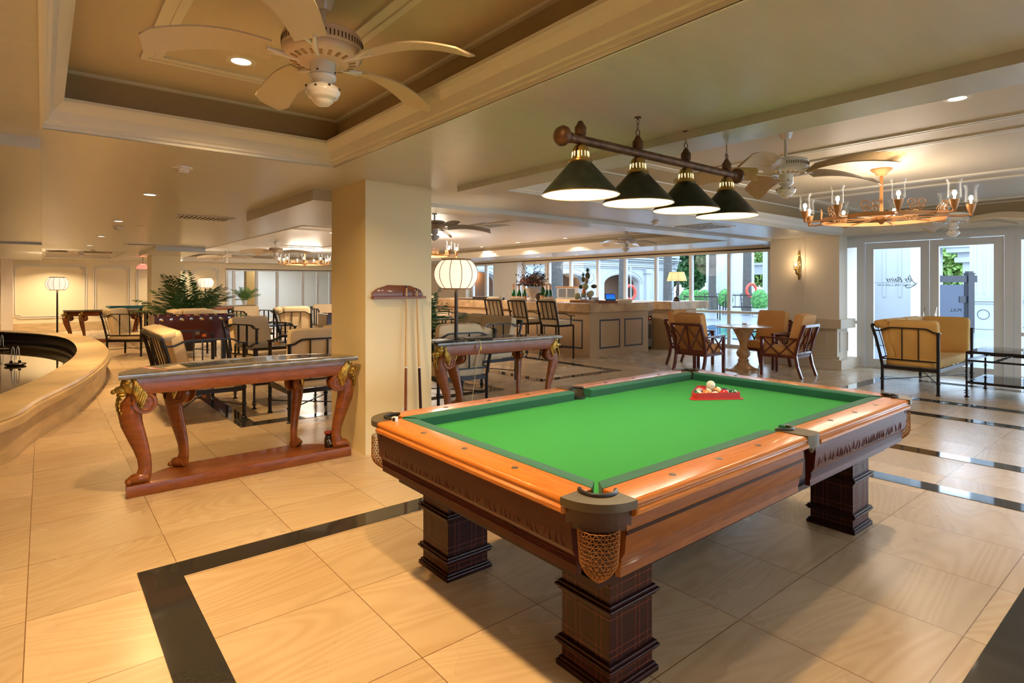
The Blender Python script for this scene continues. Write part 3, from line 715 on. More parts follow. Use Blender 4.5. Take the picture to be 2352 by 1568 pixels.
ball('redstripe', bpos(2,2), .7427+BR, 'red and white ball at the right of the third row in the rack', (.9,.1,.4))
p3 = (bpos(1,1)+bpos(1,2)+bpos(2,1))/3
o = ball('cue', p3, .7427+BR+BR*1.64, 'plain ivory cue ball resting on top of the racked balls', (0,0,0)); o.name = 'cue_ball'
# ================= BILLIARD LAMP =================
LZ = 2.255
bl = thing('billiard_lamp', 'rusty bar pendant with four dark green cone shades over the pool table', 'lamp', (2.835,2.07,LZ))
g = G(); g.cyl((-.80,0,0),(.80,0,0),.024,None,20); obj('bar', g, M_rust, bl)
for s_ in (-1,1):
    g = G(Matrix.Translation((s_*.80,0,0)) @ Matrix.Rotation(s_*PI/2,4,'Y')); g.lathe([(.0,-.05),(.026,-.045),(.03,-.02),(.026,0),(.05,.012),(.052,.03),(.04,.05),(.015,.06),(0,.061)], 20); obj('bar_finial', g, M_rust, bl)
for k in range(4):
    x = -.715+.463*k + .02
    g = G(); g.lathe([(.192,-.282),(.200,-.284),(.195,-.276),(.052,-.115),(.050,-.109),(.046,-.115),(.190,-.276)], 48, (x,0,0), False)
    # outer and inner skins
    g2 = G(); g2.lathe([(.199,-.283),(.194,-.272),(.052,-.112),(.045,-.108)], 48, (x,0,0), False); sh = obj('lamp_shade', g2, M_shadeout, bl, 60); g.b.free()
    g = G(); g.lathe([(.196,-.281),(.190,-.272),(.049,-.116),(.01,-.114)], 48, (x,0,0), False); obj('shade_lining', g, M_shadein, sh, 60)
    g = G(); g.tube([(x+.198*math.cos(2*PI*i/40),.198*math.sin(2*PI*i/40),-.283) for i in range(41)], .003, 6, False); obj('shade_rim', g, M_brass, sh)
    g = G(); g.lathe([(.056,-.118),(.062,-.112),(.060,-.104),(.045,-.098),(.042,-.075),(.040,-.045),(.032,-.032),(.018,-.024),(0,-.022)], 28, (x,0,0)); fi = obj('brass_fitter', g, M_brass, bl)
    g = G()
    for i in range(14):
        a = 2*PI*i/14; g.bar((x+.0425*math.cos(a),.0425*math.sin(a),-.09),(x+.0415*math.cos(a),.0415*math.sin(a),-.062),.006,.002)
    obj('fitter_slots', g, mat('glowing_slots',(1,.9,.6),.5,emit=(1,.85,.45),es=1.5), fi, 0)
    g = G(); g.lathe([(.022,.02),(.030,.028),(.030,.065),(.020,.078),(.012,.095),(0,.10)], 16, (x,0,0)); obj('chain_cap', g, M_rust, bl)
    g = G(); g.ball((x,0,-.19),.030,12,8); obj('bulb', g, mat('frosted_bulb',(1,1,1),.5,emit=(1,.9,.7),es=6), bl)
    light('POINT', (x,0,-.24), 11, (1,.90,.70), .05, parent=bl)
    if k:   # chain up to the ceiling
        zt = (ZS if k < 3 else 2.84 if k==3 else ZS)-LZ
        if k == 3: zt = 2.84-LZ
        g = G(); z = .10; i = 0
        g.tube([(x+.017*math.cos(2*PI*q/12),0,z+.015+.017*math.sin(2*PI*q/12)) for q in range(13)], .003, 6, False); z += .032
        while z < zt-.002 and i < 60:
            L = .034; ax = (0,1) if i%2 else (1,0)
            if k < 3: g.tube([(x+ax[0]*.007*math.cos(2*PI*q/8), ax[1]*.007*math.cos(2*PI*q/8), z+L/2+L*.5*math.sin(2*PI*q/8)) for q in range(9)], .0018, 5, False)
            z += L-.006; i += 1
        if k == 3: g.cyl((x,0,.1),(x,0,zt),.0028,None,6)
        obj('chain', g, M_rust, bl)
        g = G(); g.lathe([(.02,zt-.004),(.02,zt)],10,(x,0,0)); obj('ceiling_hook', g, M_rust, bl)

# ================= CONSOLE TABLES =================
def console(loc, rz, label, group='marble topped consoles'):
    t = thing('console_table', label, 'console table', loc, rz, group)
    hw = .885
    arc = [(hw*math.cos(a)*1.0, .03+.54*math.sin(a)**.9) for a in [PI*k/24 for k in range(25)]]
    g = G(); g.prism([(-hw,0),(hw,0)]+arc, .848, .886, .006); obj('marble_top', g, M_marble, t, 40)
    hw2 = .80; arc2 = [(hw2*math.cos(a), .06+.46*math.sin(a)**.9) for a in [PI*k/24 for k in range(25)]]
    g = G(); g.prism([(-hw2,.03),(hw2,.03)]+arc2, .728, .848, .003)
    for s_ in (-1,1): g.box(s_*.80-.06 if s_>0 else -.80, .026, .700, s_*.80 if s_>0 else -.74, .10, .848, .003)
    obj('apron', g, M_mahog, t, 40)
    g = G(); g.prism([(-.835,.03),(.835,.03),(.835,.10),(.60,.33),(.45,.42),(-.45,.42),(-.60,.33),(-.835,.10)], 0, .085, .008); obj('plinth', g, M_mahog, t, 40)
    prof = [(.0,.742,.034),(.030,.70,.040),(.060,.65,.045),(.074,.59,.045),(.064,.52,.042),(.036,.43,.037),(.008,.34,.031),(-.012,.26,.027),(-.018,.19,.026),(-.010,.14,.030),(.005,.112,.034)]
    foot = [(-.03,.118,.036),(.02,.120,.044),(.06,.114,.038),(.085,.105,.024)]
    for (x, y, a, full) in ((-.735,.085,PI,1),(.735,.085,0,1),(-.44,.34,PI*.72,0),(.44,.34,PI*.28,0)):
        M = T(x,y,0,a)
        g = G(M); g.tube([(o,0,z) for o,z,r in prof], [r for o,z,r in prof], 14, flat=1.65)
        g.tube([(o,0,z) for o,z,r in foot], [r for o,z,r in foot], 10)
        for q in (-.022,0,.022): g.ball((.085,q,.103),.020,8,6)
        lg = obj('leg', g, M_mahog, t, 60)
        g = G(M)
        for sd in (-1,1):
            g.cyl((-.012,sd*.028,.665),(-.012,sd*.055,.665),.082,.074,28)
            sp = [(-.012+(.070*(1-k/26)+.004)*math.cos(k*.5), sd*.055, .665+(.070*(1-k/26)+.004)*math.sin(k*.5)) for k in range(24)]
            g.tube(sp, [.0105*(1-k/40) for k in range(24)], 6)
        obj('scroll', g, M_mahog, lg, 40)
        g = G(M @ Matrix.Translation((.055,0,.80)) @ Matrix.Scale(1.28,4) @ Matrix.Translation((-.055+.012,0,-.80)))
        # gilded mask: brow, snout, jaw and mane
        g.ball((.055,0,.80),.050,14,10,(1,.85,1.15)); g.ball((.095,0,.775),.030,12,8,(1.3,.8,.8)); g.ball((.135,0,.768),.014,8,6); g.ball((.095,0,.748),.022,10,6,(1.3,.8,.55))
        for sd in (-1,1):
            g.ball((.088,sd*.020,.805),.010,8,6); g.ball((.07,sd*.035,.825),.020,8,6,(1,.6,1))
            for q in range(7): g.tube([(.055-.010*q,sd*.030,.845-.012*q),(.035-.008*q,sd*.050,.82-.014*q),(.045-.006*q,sd*.055,.77-.016*q),(.03,sd*.045,.725-.006*q)], [.007,.010,.009,.003], 6)
        obj('gilded_mask', g, M_gold, lg, 60)
        g = G(M)
        for q in range(10):
            f_ = q/9; z = .72-.24*f_; o_ = .125+.036*math.sin(PI*min(1,f_*1.2+.15)) - .03*f_
            g.ball((o_,0,z),.020,8,6,(.45,1.5-.7*f_,1.3))
            for sd in (-1,1): g.ball((o_-.012,sd*(.028-.014*f_),z-.01),.011,6,5,(.7,1,1.4))
        obj('gilded_leaf', g, M_gold, lg, 60)
    return t
c1 = console((1.296,4.85,0), 0, 'marble topped carved console left of the cream column, small jar on its plinth')
c2 = dup(c1, (4.235,5.33,0), -.07, 'marble topped console right of the cream column carrying the lantern lamp and folders')
c3 = dup(c1, (1.30,19.6,0), PI, 'distant marble topped console with gilded legs near the panelled wall, left of the small armchair')
c4 = dup(c1, (4.9,21.3,0), 0, 'distant marble topped console behind the palms carrying a round lantern lamp')
t = thing('oil_burner', 'small black ceramic oil burner with red dish standing on the console plinth', 'oil burner', (1.965,4.985,.0852))
g = G(); g.lathe([(.0,0),(.034,0),(.037,.02),(.036,.07),(.028,.095),(.022,.105),(.03,.115),(.0,.118)], 24); ob = obj('body', g, mat('black_glaze',(.02,.008,.006),.12,coat=.6), t)
g = G(); g.lathe([(.02,.112),(.036,.125),(.038,.135),(.034,.133),(.01,.124),(0,.123)], 24); obj('dish', g, mat('red_glaze',(.30,.01,.01),.15,coat=.6), t)
g = G(); g.tube([(-.022,-.031,.06),(-.012,-.036,.075),(0,-.0375,.055),(.012,-.036,.028)], .0025, 6); obj('white_mark', g, M_white, ob)
# ================= CUE RACK + CUES =================
YC = 4.806
def yx(u): k = (u-CX)/F_PX; return YC*(math.sin(YAW)+math.cos(YAW)*k)/(math.cos(YAW)-math.sin(YAW)*k)
x0, x1 = yx(853), yx(970)
t = thing('cue_rack', 'dark red wooden cue rack fixed to the cream column', 'cue rack', ((x0+x1)/2, YC, 1.40))
W2 = (x1-x0)/2
g = G(Matrix.Rotation(PI/2,4,'X')); g.prism([(-W2,.0),(W2,.0),(W2-.0,.03),(W2-.03,.075),(W2*.45,.115),(-W2*.4,.12),(-W2+.05,.085),(-W2,.05)], .001, .018, .003); bk = obj('back_board', g, M_mahog, t, 30)
g = G(); g.box(-W2-.005,-.06,-.005,W2+.01,-.001,.016,.004); obj('notched_shelf', g, M_mahog, t, 0)
g = G()
for x in (-W2+.10,W2-.09): g.lathe([(0,-.02),(.006,-.02),(.006,-.0185),(0,-.0185)], 10, (x,0,0))
g.b.free()
g = G()
for x in (-W2+.10,W2-.09): g.cyl((x,-.018,.07),(x,-.022,.07),.006,None,10)
obj('screw_cap', g, M_white, bk)
def cue(u0, u1, z1, dark, label):
    xb, xt = yx(u0), yx(u1)
    t = thing('pool_cue', label, 'pool cue', (xb, YC-.14, 0), 0, 'pool cues leaning in the rack')
    p = Vector((0,0,0)); q = Vector((xt-xb,.10,z1)); f_ = lambda s_: p+(q-p)*s_
    def seg(name, a, b, ra, rb, m): g = G(); g.cyl(f_(a), f_(b), ra, rb, 12); return obj(name, g, m, t)
    lw = mat('maple', (.62,.40,.16), .3); 
    seg('butt', 0, .50, .0155, .0125, dark); seg('joint', .50, .508, .0126, .0126, M_white); seg('shaft', .508, .985, .0125, .0075, lw); seg('tip', .985, 1, .0077, .007, M_leather)
cue(914, 929, 1.515, M_mahog, 'pool cue with red brown butt, the left one in the column rack')
cue(952, 952, 1.49, M_dark, 'pool cue with dark pointed butt, the right one in the column rack')
# wall socket behind cues
g = G(); g.box(yx(921),YC-.008,.30,yx(931),YC-.001,.38,.002); tag(obj('wall_socket', g, M_white, None, 0), 'white socket plate low on the cream column behind the cues', 'socket')
g = G(); g.box(.69,24.745,.32,.78,24.758,.42,.002); tag(obj('wall_socket', g, M_white, None, 0), 'pale socket plate low on the panelled far wall', 'socket')
# ================= SEATING =================
def UX(u, x):   # y on the plane x=const seen along photo column u
    k = (u-CX)/F_PX; return x*(math.cos(YAW)-math.sin(YAW)*k)/(math.sin(YAW)+math.cos(YAW)*k)
def lounge(w, label, loc, face, cm=None, side=(0,0), nb=1, group=None, curl=True, name='lounge_chair', cat='armchair', top=1.05):
    cm = cm or M_cream; D = .70
    t = thing(name, label, cat, (loc[0],loc[1],0), math.radians(face+90), group)
    hx = w/2
    for sx_ in (-1,1):
        g = G(); g.tube([(sx_*hx,-D/2,0),(sx_*hx,-D/2,.87)], .021, 8); g.lathe([(.029,.0),(.029,.012),(.0215,.02)],10,(sx_*hx,-D/2,0)); g.lathe([(.0215,.15),(.028,.155),(.028,.175),(.0215,.18)],10,(sx_*hx,-D/2,0)); g.lathe([(.0215,.34),(.028,.345),(.028,.36),(.0215,.365)],10,(sx_*hx,-D/2,0)); obj('front_leg', g, M_iron, t)
        g = G(); g.tube([(sx_*hx,D/2-.02,0),(sx_*hx,D/2-.02,.36)],.021,8); g.tube([(sx_*hx,D/2-.02,.36),(sx_*hx,D/2+.01,.52),(sx_*hx,D/2+.07,.78),(sx_*hx,D/2+.12,.94)],.021,8); g.lathe([(.0215,.15),(.028,.155),(.028,.175),(.0215,.18)],10,(sx_*hx,D/2-.02,0)); obj('rear_leg', g, M_iron, t)
        g = G(); x = sx_*hx
        P = [(-D/2-.03,.862),(-D/2+.02,.864),(-D/2+.06,.872),(-D/2+.09,.892),(-D/2+.13,.912),(-D/2+.18,.916),(D/2-.14,.916),(D/2-.08,.905),(D/2-.04,.885),(D/2+.0,.868),(D/2+.04,.862),(D/2+.10,.868)]
        for a,b in zip(P,P[1:]): g.bar((x,a[0],a[1]),(x,b[0],b[1]),.010,.042,(0,0,1)) if 0 else g.bar((x,a[0],a[1]),(x,b[0],b[1]),.046,.018,(0,0,1))
        obj('armrest', g, M_iron, t)
        g = G(); g.bar((x,-D/2,.46),(x,D/2,.46),.010,.02)
        for q in (-.12,.08): g.bar((x,q,.46),(x,q,.912),.030,.010,(0,1,0))
        obj('side_slats', g, M_iron, t, 0)
    g = G()
    for z in (.34,):
        for s_ in (-1,1): g.bar((s_*hx,-D/2,z),(s_*hx,D/2-.02,z),.02,.05); 
        g.bar((-hx,-D/2,z),(hx,-D/2,z),.02,.05); g.bar((-hx,D/2-.02,z),(hx,D/2-.02,z),.02,.05)
    n = max(3,int(w/.2))
    for k in range(1,n): g.bar((-hx+w*k/n,-D/2,.35),(-hx+w*k/n,D/2,.35),.03,.008)
    obj('seat_frame', g, M_iron, t, 0)
    g = G(); g.bar((-hx,-D/2,.15),(hx,D/2-.02,.15),.012,.012); g.bar((hx,-D/2,.15),(-hx,D/2-.02,.15),.012,.012); obj('cross_stretcher', g, M_iron, t, 0)
    g = G(); g.bar((-hx,D/2+.12,.94),(hx,D/2+.12,.94),.02,.045); g.bar((-hx,D/2+.0,.47),(hx,D/2+.0,.47),.014,.02)
    n = max(6,int(w/.20))
    for k in range(1,n): x = -hx+w*k/n; g.tube([(x,D/2+.0,.47),(x,D/2+.04,.65),(x,D/2+.12,.94)], .006, 6)
    obj('back_frame', g, M_iron, t, 0)
    g = G(); g.cush((0,-.01,.425), (w-.03,D-.04,.13), .18, 28); st = obj('seat_cushion', g, cm, t, 180)
    bw = (w-.05)/nb
    for k in range(nb):
        cx_ = -w/2+.025+bw*(k+.5)
        M = T(cx_, D/2-.075, .73, 0, -.22)
        g = G(M); g.cush((0,0,(top-1.05)/2), (bw-.01,.13,.58+(top-1.05)), .17, 28)
        if curl: g.cush((0,.06,.25+(top-1.05)), (bw-.012,.16,.12), .3, 24)
        bc = obj('back_cushion', g, cm, t, 180)
        g = G(M); hh = (bw-.01)/2
        g.tube([(-hh,-.055,-.26),(-hh,-.055,.25+(top-1.05)),(-hh*.93,-.05,.288+(top-1.05)),(hh*.93,-.05,.288+(top-1.05)),(hh,-.055,.25+(top-1.05)),(hh,-.055,-.26)], .004, 5); obj('piping', g, M_creamp if cm is M_cream else cm, bc, 180)
    for s_, on in zip((-1,1), side):
        if on:
            g = G(T(s_*(hx-.085), -.04, .75, 0, 0, s_*.10)); g.cush((0,0,0), (.13,D-.10,.56), .17, 28); obj('side_cushion', g, cm, t, 180)
    return t
GL = 'black iron lounge seats with cushions'
lounge(1.70, 'black iron sofa with yellow cushions in front of the glass doors', (10.40,2.79), -90, M_yel, (1,1), 2, 'lounge seats', True, 'lounge_sofa', 'sofa')
lounge(1.58, 'cream cushioned iron sofa behind the near console, slatted back towards the fountain', (1.45,7.88), 0, None, (0,0), 2, None, True, 'lounge_sofa', 'sofa')
lounge(.70, 'cream cushioned iron armchair half hidden by the cream column, side cushion on its arm', (2.46,6.82), 180, None, (0,1), 1)
lounge(.72, 'iron armchair with tall flat cream cushion facing the viewer beyond the glass table', (2.74,9.75), -68, None, (0,0), 1, None, False)
lounge(.72, 'iron armchair with high cream cushion directly behind the front tall cushioned one', (4.05,15.2), -75, None, (0,0), 1, None, False)
lounge(.85, 'iron armchair with wide cream cushion left of the big palm, near far column', (2.38,16.65), -80, None, (0,0), 1, None, False)
lounge(.72, 'small iron armchair with cream cushion closest to the round fountain rim', (1.55,15.25), -32)
lounge(.80, 'cream cushioned iron armchair seen side on behind the left foosball table', (2.55,14.1), 0, None, (1,1), 1)
lounge(.74, 'cream iron armchair with slanted rear leg left of the right foosball table', (4.75,14.2), -15, None, (1,1), 1)
lounge(1.6, 'distant cream iron sofa beyond the right foosball table near the glazed doors', (6.6,15.6), -95, None, (0,1), 2, None, False, 'lounge_sofa', 'sofa')
lounge(1.70, 'cream two cushion iron sofa facing left in front of the bar', (5.62,8.06), 180, None, (0,0), 2, None, False, 'lounge_sofa', 'sofa')
lounge(.72, 'cream iron armchair right behind the console with the lantern lamp', (4.20,6.42), 172, None, (0,1), 1, top=1.0)

def woodchair(loc, face, label):
    t = thing('wooden_armchair', label, 'armchair', (loc[0],loc[1],0), math.radians(face+90), 'wooden armchairs round the marble table')
    w = .58; D = .56; hx = w/2; m = M_chair
    for s_ in (-1,1):
        g = G(); g.bar((s_*hx,-D/2,0),(s_*hx,-D/2,.64),.045,.045); obj('front_leg', g, m, t, 0)
        g = G(); pp = [(0,D/2+.10),(.20,D/2+.03),(.36,D/2),(.60,D/2+.05),(.86,D/2+.14)]
        for a,b in zip(pp,pp[1:]): g.bar((s_*hx,a[1],a[0]),(s_*hx,b[1],b[0]),.045,.04)
        obj('rear_leg', g, m, t, 0)
        g = G(); g.bar((s_*hx,-D/2-.03,.65),(s_*hx,D/2+.06,.645),.055,.026); obj('armrest', g, m, t, 0)
        g = G(); x = s_*hx; a0,a1,z0,z1 = -D/2+.02,D/2+.0,.37,.635; md = (a0+a1)/2
        for p,q in ((a0,md),(md,a1)): g.bar((x,p,z0),(x,q,z1),.018,.022); g.bar((x,p,z1),(x,q,z0),.018,.022)
        obj('side_lattice', g, m, t, 0)
    g = G(); 
    for s_ in (-1,1): g.bar((s_*hx,-D/2,.345),(s_*hx,D/2,.345),.028,.05)
    g.bar((-hx,-D/2,.345),(hx,-D/2,.345),.028,.05); g.bar((-hx,D/2,.345),(hx,D/2,.345),.028,.05); obj('seat_frame', g, m, t, 0)
    g = G(); yb = lambda z: D/2+(z-.36)*.28
    g.bar((-hx,yb(.86),.86),(hx,yb(.86),.86),.035,.045); g.bar((-hx,yb(.40),.40),(hx,yb(.40),.40),.03,.035)
    for p,q in ((-hx,0),(0,hx)): g.bar((p,yb(.40),.40),(q,yb(.86),.86),.02,.026); g.bar((p,yb(.86),.86),(q,yb(.40),.40),.02,.026)
    g.bar((0,yb(.40),.40),(0,yb(.86),.86),.022,.026)
    obj('back_lattice', g, m, t, 0)
    g = G(); g.cush((0,-.01,.43),(w-.06,D-.02,.14),.2,28); obj('seat_cushion', g, M_orange, t, 180)
    M = T(0,D/2-.02,.755,0,-.24); g = G(M); g.cush((0,0,0),(w-.05,.16,.60),.17,28); b = obj('back_cushion', g, M_orange, t, 180)
    g = G(M)
    for yy in (-.068,.068):
        hh = (w-.05)/2-.003; g.tube([(-hh,yy,-.27),(-hh,yy,.27),(-hh*.94,yy,.294),(hh*.94,yy,.294),(hh,yy,.27),(hh,yy,-.27)], .004, 5)
    obj('piping', g, M_creamp, b, 180)
    return t
woodchair((9.75,6.45), -84, 'orange cushioned wooden armchair on the far left of the round table, beside the bar')
woodchair((8.98,5.78), 0, 'orange cushioned wooden armchair seen from behind, nearest left of the round table')
woodchair((9.86,4.68), 92, 'orange cushioned wooden armchair right of the round table, back to the glass doors')
woodchair((10.52,5.38), 180, 'orange cushioned wooden armchair facing the viewer behind the round table')
t = thing('round_table', 'round marble pedestal table between the four orange cushioned armchairs', 'table', (9.80,5.42,0))
g = G(); g.lathe([(0,.765),(.36,.765),(.44,.775),(.475,.785),(.48,.795),(.475,.803),(.46,.805),(0,.805)], 56); obj('table_top', g, M_tmarb, t)
g = G(); g.lathe([(.0,0),(.26,0),(.26,.03),(.20,.05),(.12,.10),(.085,.16),(.10,.18),(.085,.20),(.07,.22),(.11,.27),(.12,.32),(.09,.38),(.06,.42),(.07,.50),(.12,.62),(.17,.72),(.19,.765),(0,.765)], 40); g.box(-.22,-.22,0,.22,.22,.03); obj('pedestal', g, M_tmarb, t)
def tumbler(loc, label, liquid=None):
    t = thing('tumbler', label, 'glass', loc)
    g = G(); g.lathe([(.0,.001),(.036,.001),(.040,.03),(.042,.085),(.039,.085),(.036,.02),(0,.015)], 24); obj('bowl', g, M_clear, t)
    if liquid: g = G(); g.lathe([(.0,.016),(.035,.018),(.037,.045),(0,.045)], 20); obj('whisky', g, mat('whisky',(.6,.28,.05),.1), t)
tumbler((9.80,5.40,.805), 'clear tumbler standing on the round marble table', 1)
# bar stools
def stool(loc, face, label):
    t = thing('bar_stool', label, 'bar stool', (loc[0],loc[1],0), math.radians(face+90), 'bar stools in front of the bar')
    hx, hy = .24, .24; m = M_iron
    for s_ in (-1,1):
        g = G(); g.bar((s_*hx,-hy,0),(s_*hx,-hy,.70),.024,.024); obj('front_leg', g, m, t, 0)
        g = G(); pp = [(hy+.10,0),(hy+.04,.06),(hy+.01,.16),(hy,.30),(hy,.70),(hy+.04,.85),(hy+.13,1.20)]
        for a,b in zip(pp,pp[1:]): g.bar((s_*hx,a[0],a[1]),(s_*hx,b[0],b[1]),.028,.028)
        obj('rear_leg', g, m, t, 0)
        g = G(); g.tube([(s_*hx,hy+.06,.97),(s_*hx,.05,.955),(s_*hx,-.12,.90),(s_*hx,-.26,.905),(s_*hx,-.28,.88)],.010,6); g.bar((s_*hx,-.16,.70),(s_*hx,-.16,.90),.02,.02); obj('armrest', g, m, t)
    g = G()
    for z in (.70,): 
        for s_ in (-1,1): g.bar((s_*hx,-hy,z),(s_*hx,hy,z),.02,.035)
        for s_ in (-1,1): g.bar((-hx,s_*hy,z),(hx,s_*hy,z),.02,.035)
    obj('seat_frame', g, m, t, 0)
    g = G()
    for s_ in (-1,1): g.bar((s_*hx,-hy,.26),(s_*hx,hy,.26),.012,.012)
    g.bar((-hx,-hy,.22),(hx,-hy,.22),.014,.014); obj('footrest', g, m, t, 0)
    g = G(); yb = lambda z: hy+.04+(z-.85)*.257
    g.bar((-hx,yb(1.20),1.20),(hx,yb(1.20),1.20),.03,.03); g.bar((-hx,yb(.84),.84),(hx,yb(.84),.84),.02,.02)
    for q in (-.12,0,.12): g.bar((q,yb(.84),.84),(q,yb(1.2),1.2),.018,.01)
    obj('back_slats', g, m, t, 0)
    g = G(); g.cush((0,0,.765),(.47,.50,.10),.2,24); obj('seat_cushion', g, M_cream, t, 180)
    g = G(T(0,hy+.02,1.03,0,-.25)); g.cush((0,0,0),(.42,.09,.50),.2,24); obj('back_cushion', g, M_cream, t, 180)
    return t
stool((8.38,8.78), 6, 'black iron bar stool with cream cushions, nearest to the bar corner')
stool((8.38,9.75), 8, 'middle black iron bar stool of the three standing together at the bar')
stool((8.38,10.62), 10, 'leftmost black iron bar stool of the three standing together at the bar')
stool((8.3,13.3), 0, 'distant bar stool beside the cream column edge, behind the palm fronds')

# glass tables
def glasstable(x0,y0,x1,y1,h,label,shelves=(.2,.5),scroll=True):
    t = thing('glass_table', label, 'glass table', ((x0+x1)/2,(y0+y1)/2,0)); a,b = (x1-x0)/2,(y1-y0)/2
    for s_ in (-1,1):
        for q in (-1,1):
            g = G(); pr = [(.016,0),(.030,.0),(.030,.008),(.014,.02),(.014,.05),(.030,.052),(.030,.06),(.014,.062),(.014,.08),(.030,.082),(.030,.09),(.014,.092),(.013,h*.42),(.024,h*.425),(.024,h*.44),(.013,h*.445),(.013,h*.55),(.024,h*.555),(.024,h*.57),(.013,h*.575),(.013,h*.80),(.024,h*.805),(.024,h*.82),(.013,h*.825),(.013,h-.02)]
            g.lathe(pr, 12, (s_*a,q*b,0)); obj('leg', g, M_iron, t)
    def rim(z, nm):
        g = G(); 
        for s_ in (-1,1): g.bar((-a,s_*b,z),(a,s_*b,z),.024,.024); g.bar((s_*a,-b,z),(s_*a,b,z),.024,.024)
        return obj(nm, g, M_iron, t, 0)
    rim(h-.012,'top_rim')
    g = G(); g.box(-a,-b,h,a,b,h+.010); obj('glass_top', g, M_gtop, t, 0)
    for z in shelves:
        r = rim(z,'shelf_rim')
        if z < h*.5: g = G(); g.box(-a+.01,-b+.01,z+.012,a-.01,b-.01,z+.018); obj('glass_shelf', g, M_gtop, r, 0)
        elif scroll:
            g = G(); n = max(2,int(2*a/.25))
            for k in range(n):
                for yy in (-b*.5,b*.5):
                    c = (-a+2*a*(k+.5)/n, yy)
                    for s_ in (-1,1): g.tube([(c[0]+s_*(.05)+.045*(1-q/22)*math.cos(q*.55*s_), c[1]+.045*(1-q/22)*math.sin(q*.55), z) for q in range(20)], .004, 5)
            for s_ in (-1,1): g.bar((-a+.03,s_*b*.9,z),(a-.03,s_*b*.9,z),.01,.01)
            obj('scrollwork', g, M_iron, r)
    return t
glasstable(9.80,1.00,10.80,2.18,.62,'two tier glass topped black iron table at the right edge, beside the yellow sofa')
glasstable(2.02,7.50,2.78,8.40,.74,'glass topped iron table among the cream seats, whisky glass on it',(.3,),False)
tumbler((2.33,7.60,.751), 'whisky tumbler on the glass table behind the near console', 1)
glasstable(3.35,11.9,3.9,12.5,.74,'small distant glass table between the two foosball tables',(.3,),False)
tumbler((3.6,12.2,.751), 'distant tumbler on the small glass table between the foosball tables')
t = thing('glass_ashtray', 'clear glass dishes standing on the two tier glass table', 'ashtray', (9.98,1.42,.631))
g = G(); g.lathe([(0,0),(.06,0),(.07,.035),(.05,.03),(.045,.012),(0,.012)], 16); obj('bowl', g, M_clear, t)
tumbler((10.18,1.62,.631), 'small clear tumbler beside the ashtray on the two tier glass table')
# foosball tables
def foos(loc, rz, L, label):
    t = thing('foosball_table', label, 'foosball table', loc, rz, 'foosball tables'); a, b, z0, z1 = L/2, .36, .50, .965
    g = G(); th = .03
    g.box(-a,-b,z0,a,-b+th,z1,.004); g.box(-a,b-th,z0,a,b,z1,.004); g.box(-a,-b+th,z0,-a+th,b-th,z1,.004); g.box(a-th,-b+th,z0,a,b-th,z1,.004); g.box(-a+th,-b+th,z0,a-th,b-th,z0+.02); bd = obj('cabinet', g, M_foos, t, 0)
    g = G(); g.box(-a+th,-b+th,.80,a-th,b-th,.81); obj('play_field', g, M_cushf, bd, 0)
    for sx_ in (-1,1):
        for sy in (-1,1):
            g = G(); g.box(sx_*(a-.06)-.04,sy*(b-.06)-.04,0,sx_*(a-.06)+.04,sy*(b-.06)+.04,z0,.004); obj('leg', g, M_iron, t, 0)
    for k in range(8):
        x = -a+.10+(2*a-.2)*k/7; team = (M_yelp, M_red)[k%2]
        g = G(); g.cyl((x,-b-.10,.90),(x,b+.06,.90),.007,None,8); rd = obj('rod', g, M_chrome, t)
        g = G()
        n = (1,2,3,5,5,3,2,1)[k]
        for q in range(n):
            y = (q-(n-1)/2)*.11; 
            g.box(x-.012,y-.012,.83,x+.012,y+.012,.94,.003); g.ball((x,y,.955),.014,8,6)
        o = obj('player_figures', g, team, rd, 40); o['kind'] = 'stuff'
        g = G(); g.lathe([(.028,0),(.028,.004),(.012,.006),(0,.006)], 16); g.b.transform if 0 else None
        bmesh.ops.rotate(g.b, verts=g.b.verts, cent=(0,0,0), matrix=Matrix.Rotation(PI/2,3,'X')); bmesh.ops.translate(g.b, verts=g.b.verts, vec=(x,-b,.90)); obj('bearing', g, M_chrome, rd)
        if k%2 == 0: g = G(); g.cyl((x,-b-.16,.90),(x,-b-.07,.90),.017,.014,12); obj('handle', g, M_yelp, rd)
    g = G(); g.box(-.02,-b-.004,.60,.06,-b,.67); obj('coin_plate', g, M_chrome, t, 0)
    g = G(); g.box(.10,-b-.004,.56,.17,-b,.61); obj('orange_sticker', g, mat('orange_sticker',(.8,.2,.03),.5), t, 0)
    return t
foos((2.25,12.55,0), 0, 1.35, 'dark red foosball table behind the slatted sofa, rods with yellow handles facing the viewer')
foos((5.05,11.35,0), -.12, 1.35, 'dark red foosball table partly hidden by the cream column')
# second games table at the back
t = thing('pool_table', 'distant dark pool table with teal cloth rails under the red pendant', 'pool table', (2.75,22.3,0), 0)
g = G(); g.box(-1.1,-.65,.60,1.1,.65,.84,.01); obj('cabinet', g, M_foos, t, 0)
g = G(); 
for q in (((-1.15,-.7),(1.15,-.62)),((-1.15,.62),(1.15,.7)),((-1.15,-.62),(-1.07,.62)),((1.07,-.62),(1.15,.62))): g.box(q[0][0],q[0][1],.84,q[1][0],q[1][1],.885,.004)
obj('rails', g, mat('teal_rail',(.01,.16,.17),.5), t, 0)
for s_ in (-1,1):
    for q in (-1,1): g = G(); g.bar((s_*.62,q*.45,0),(s_*.95,q*.5,.60),.14,.14); obj('leg', g, M_foos, t, 0)
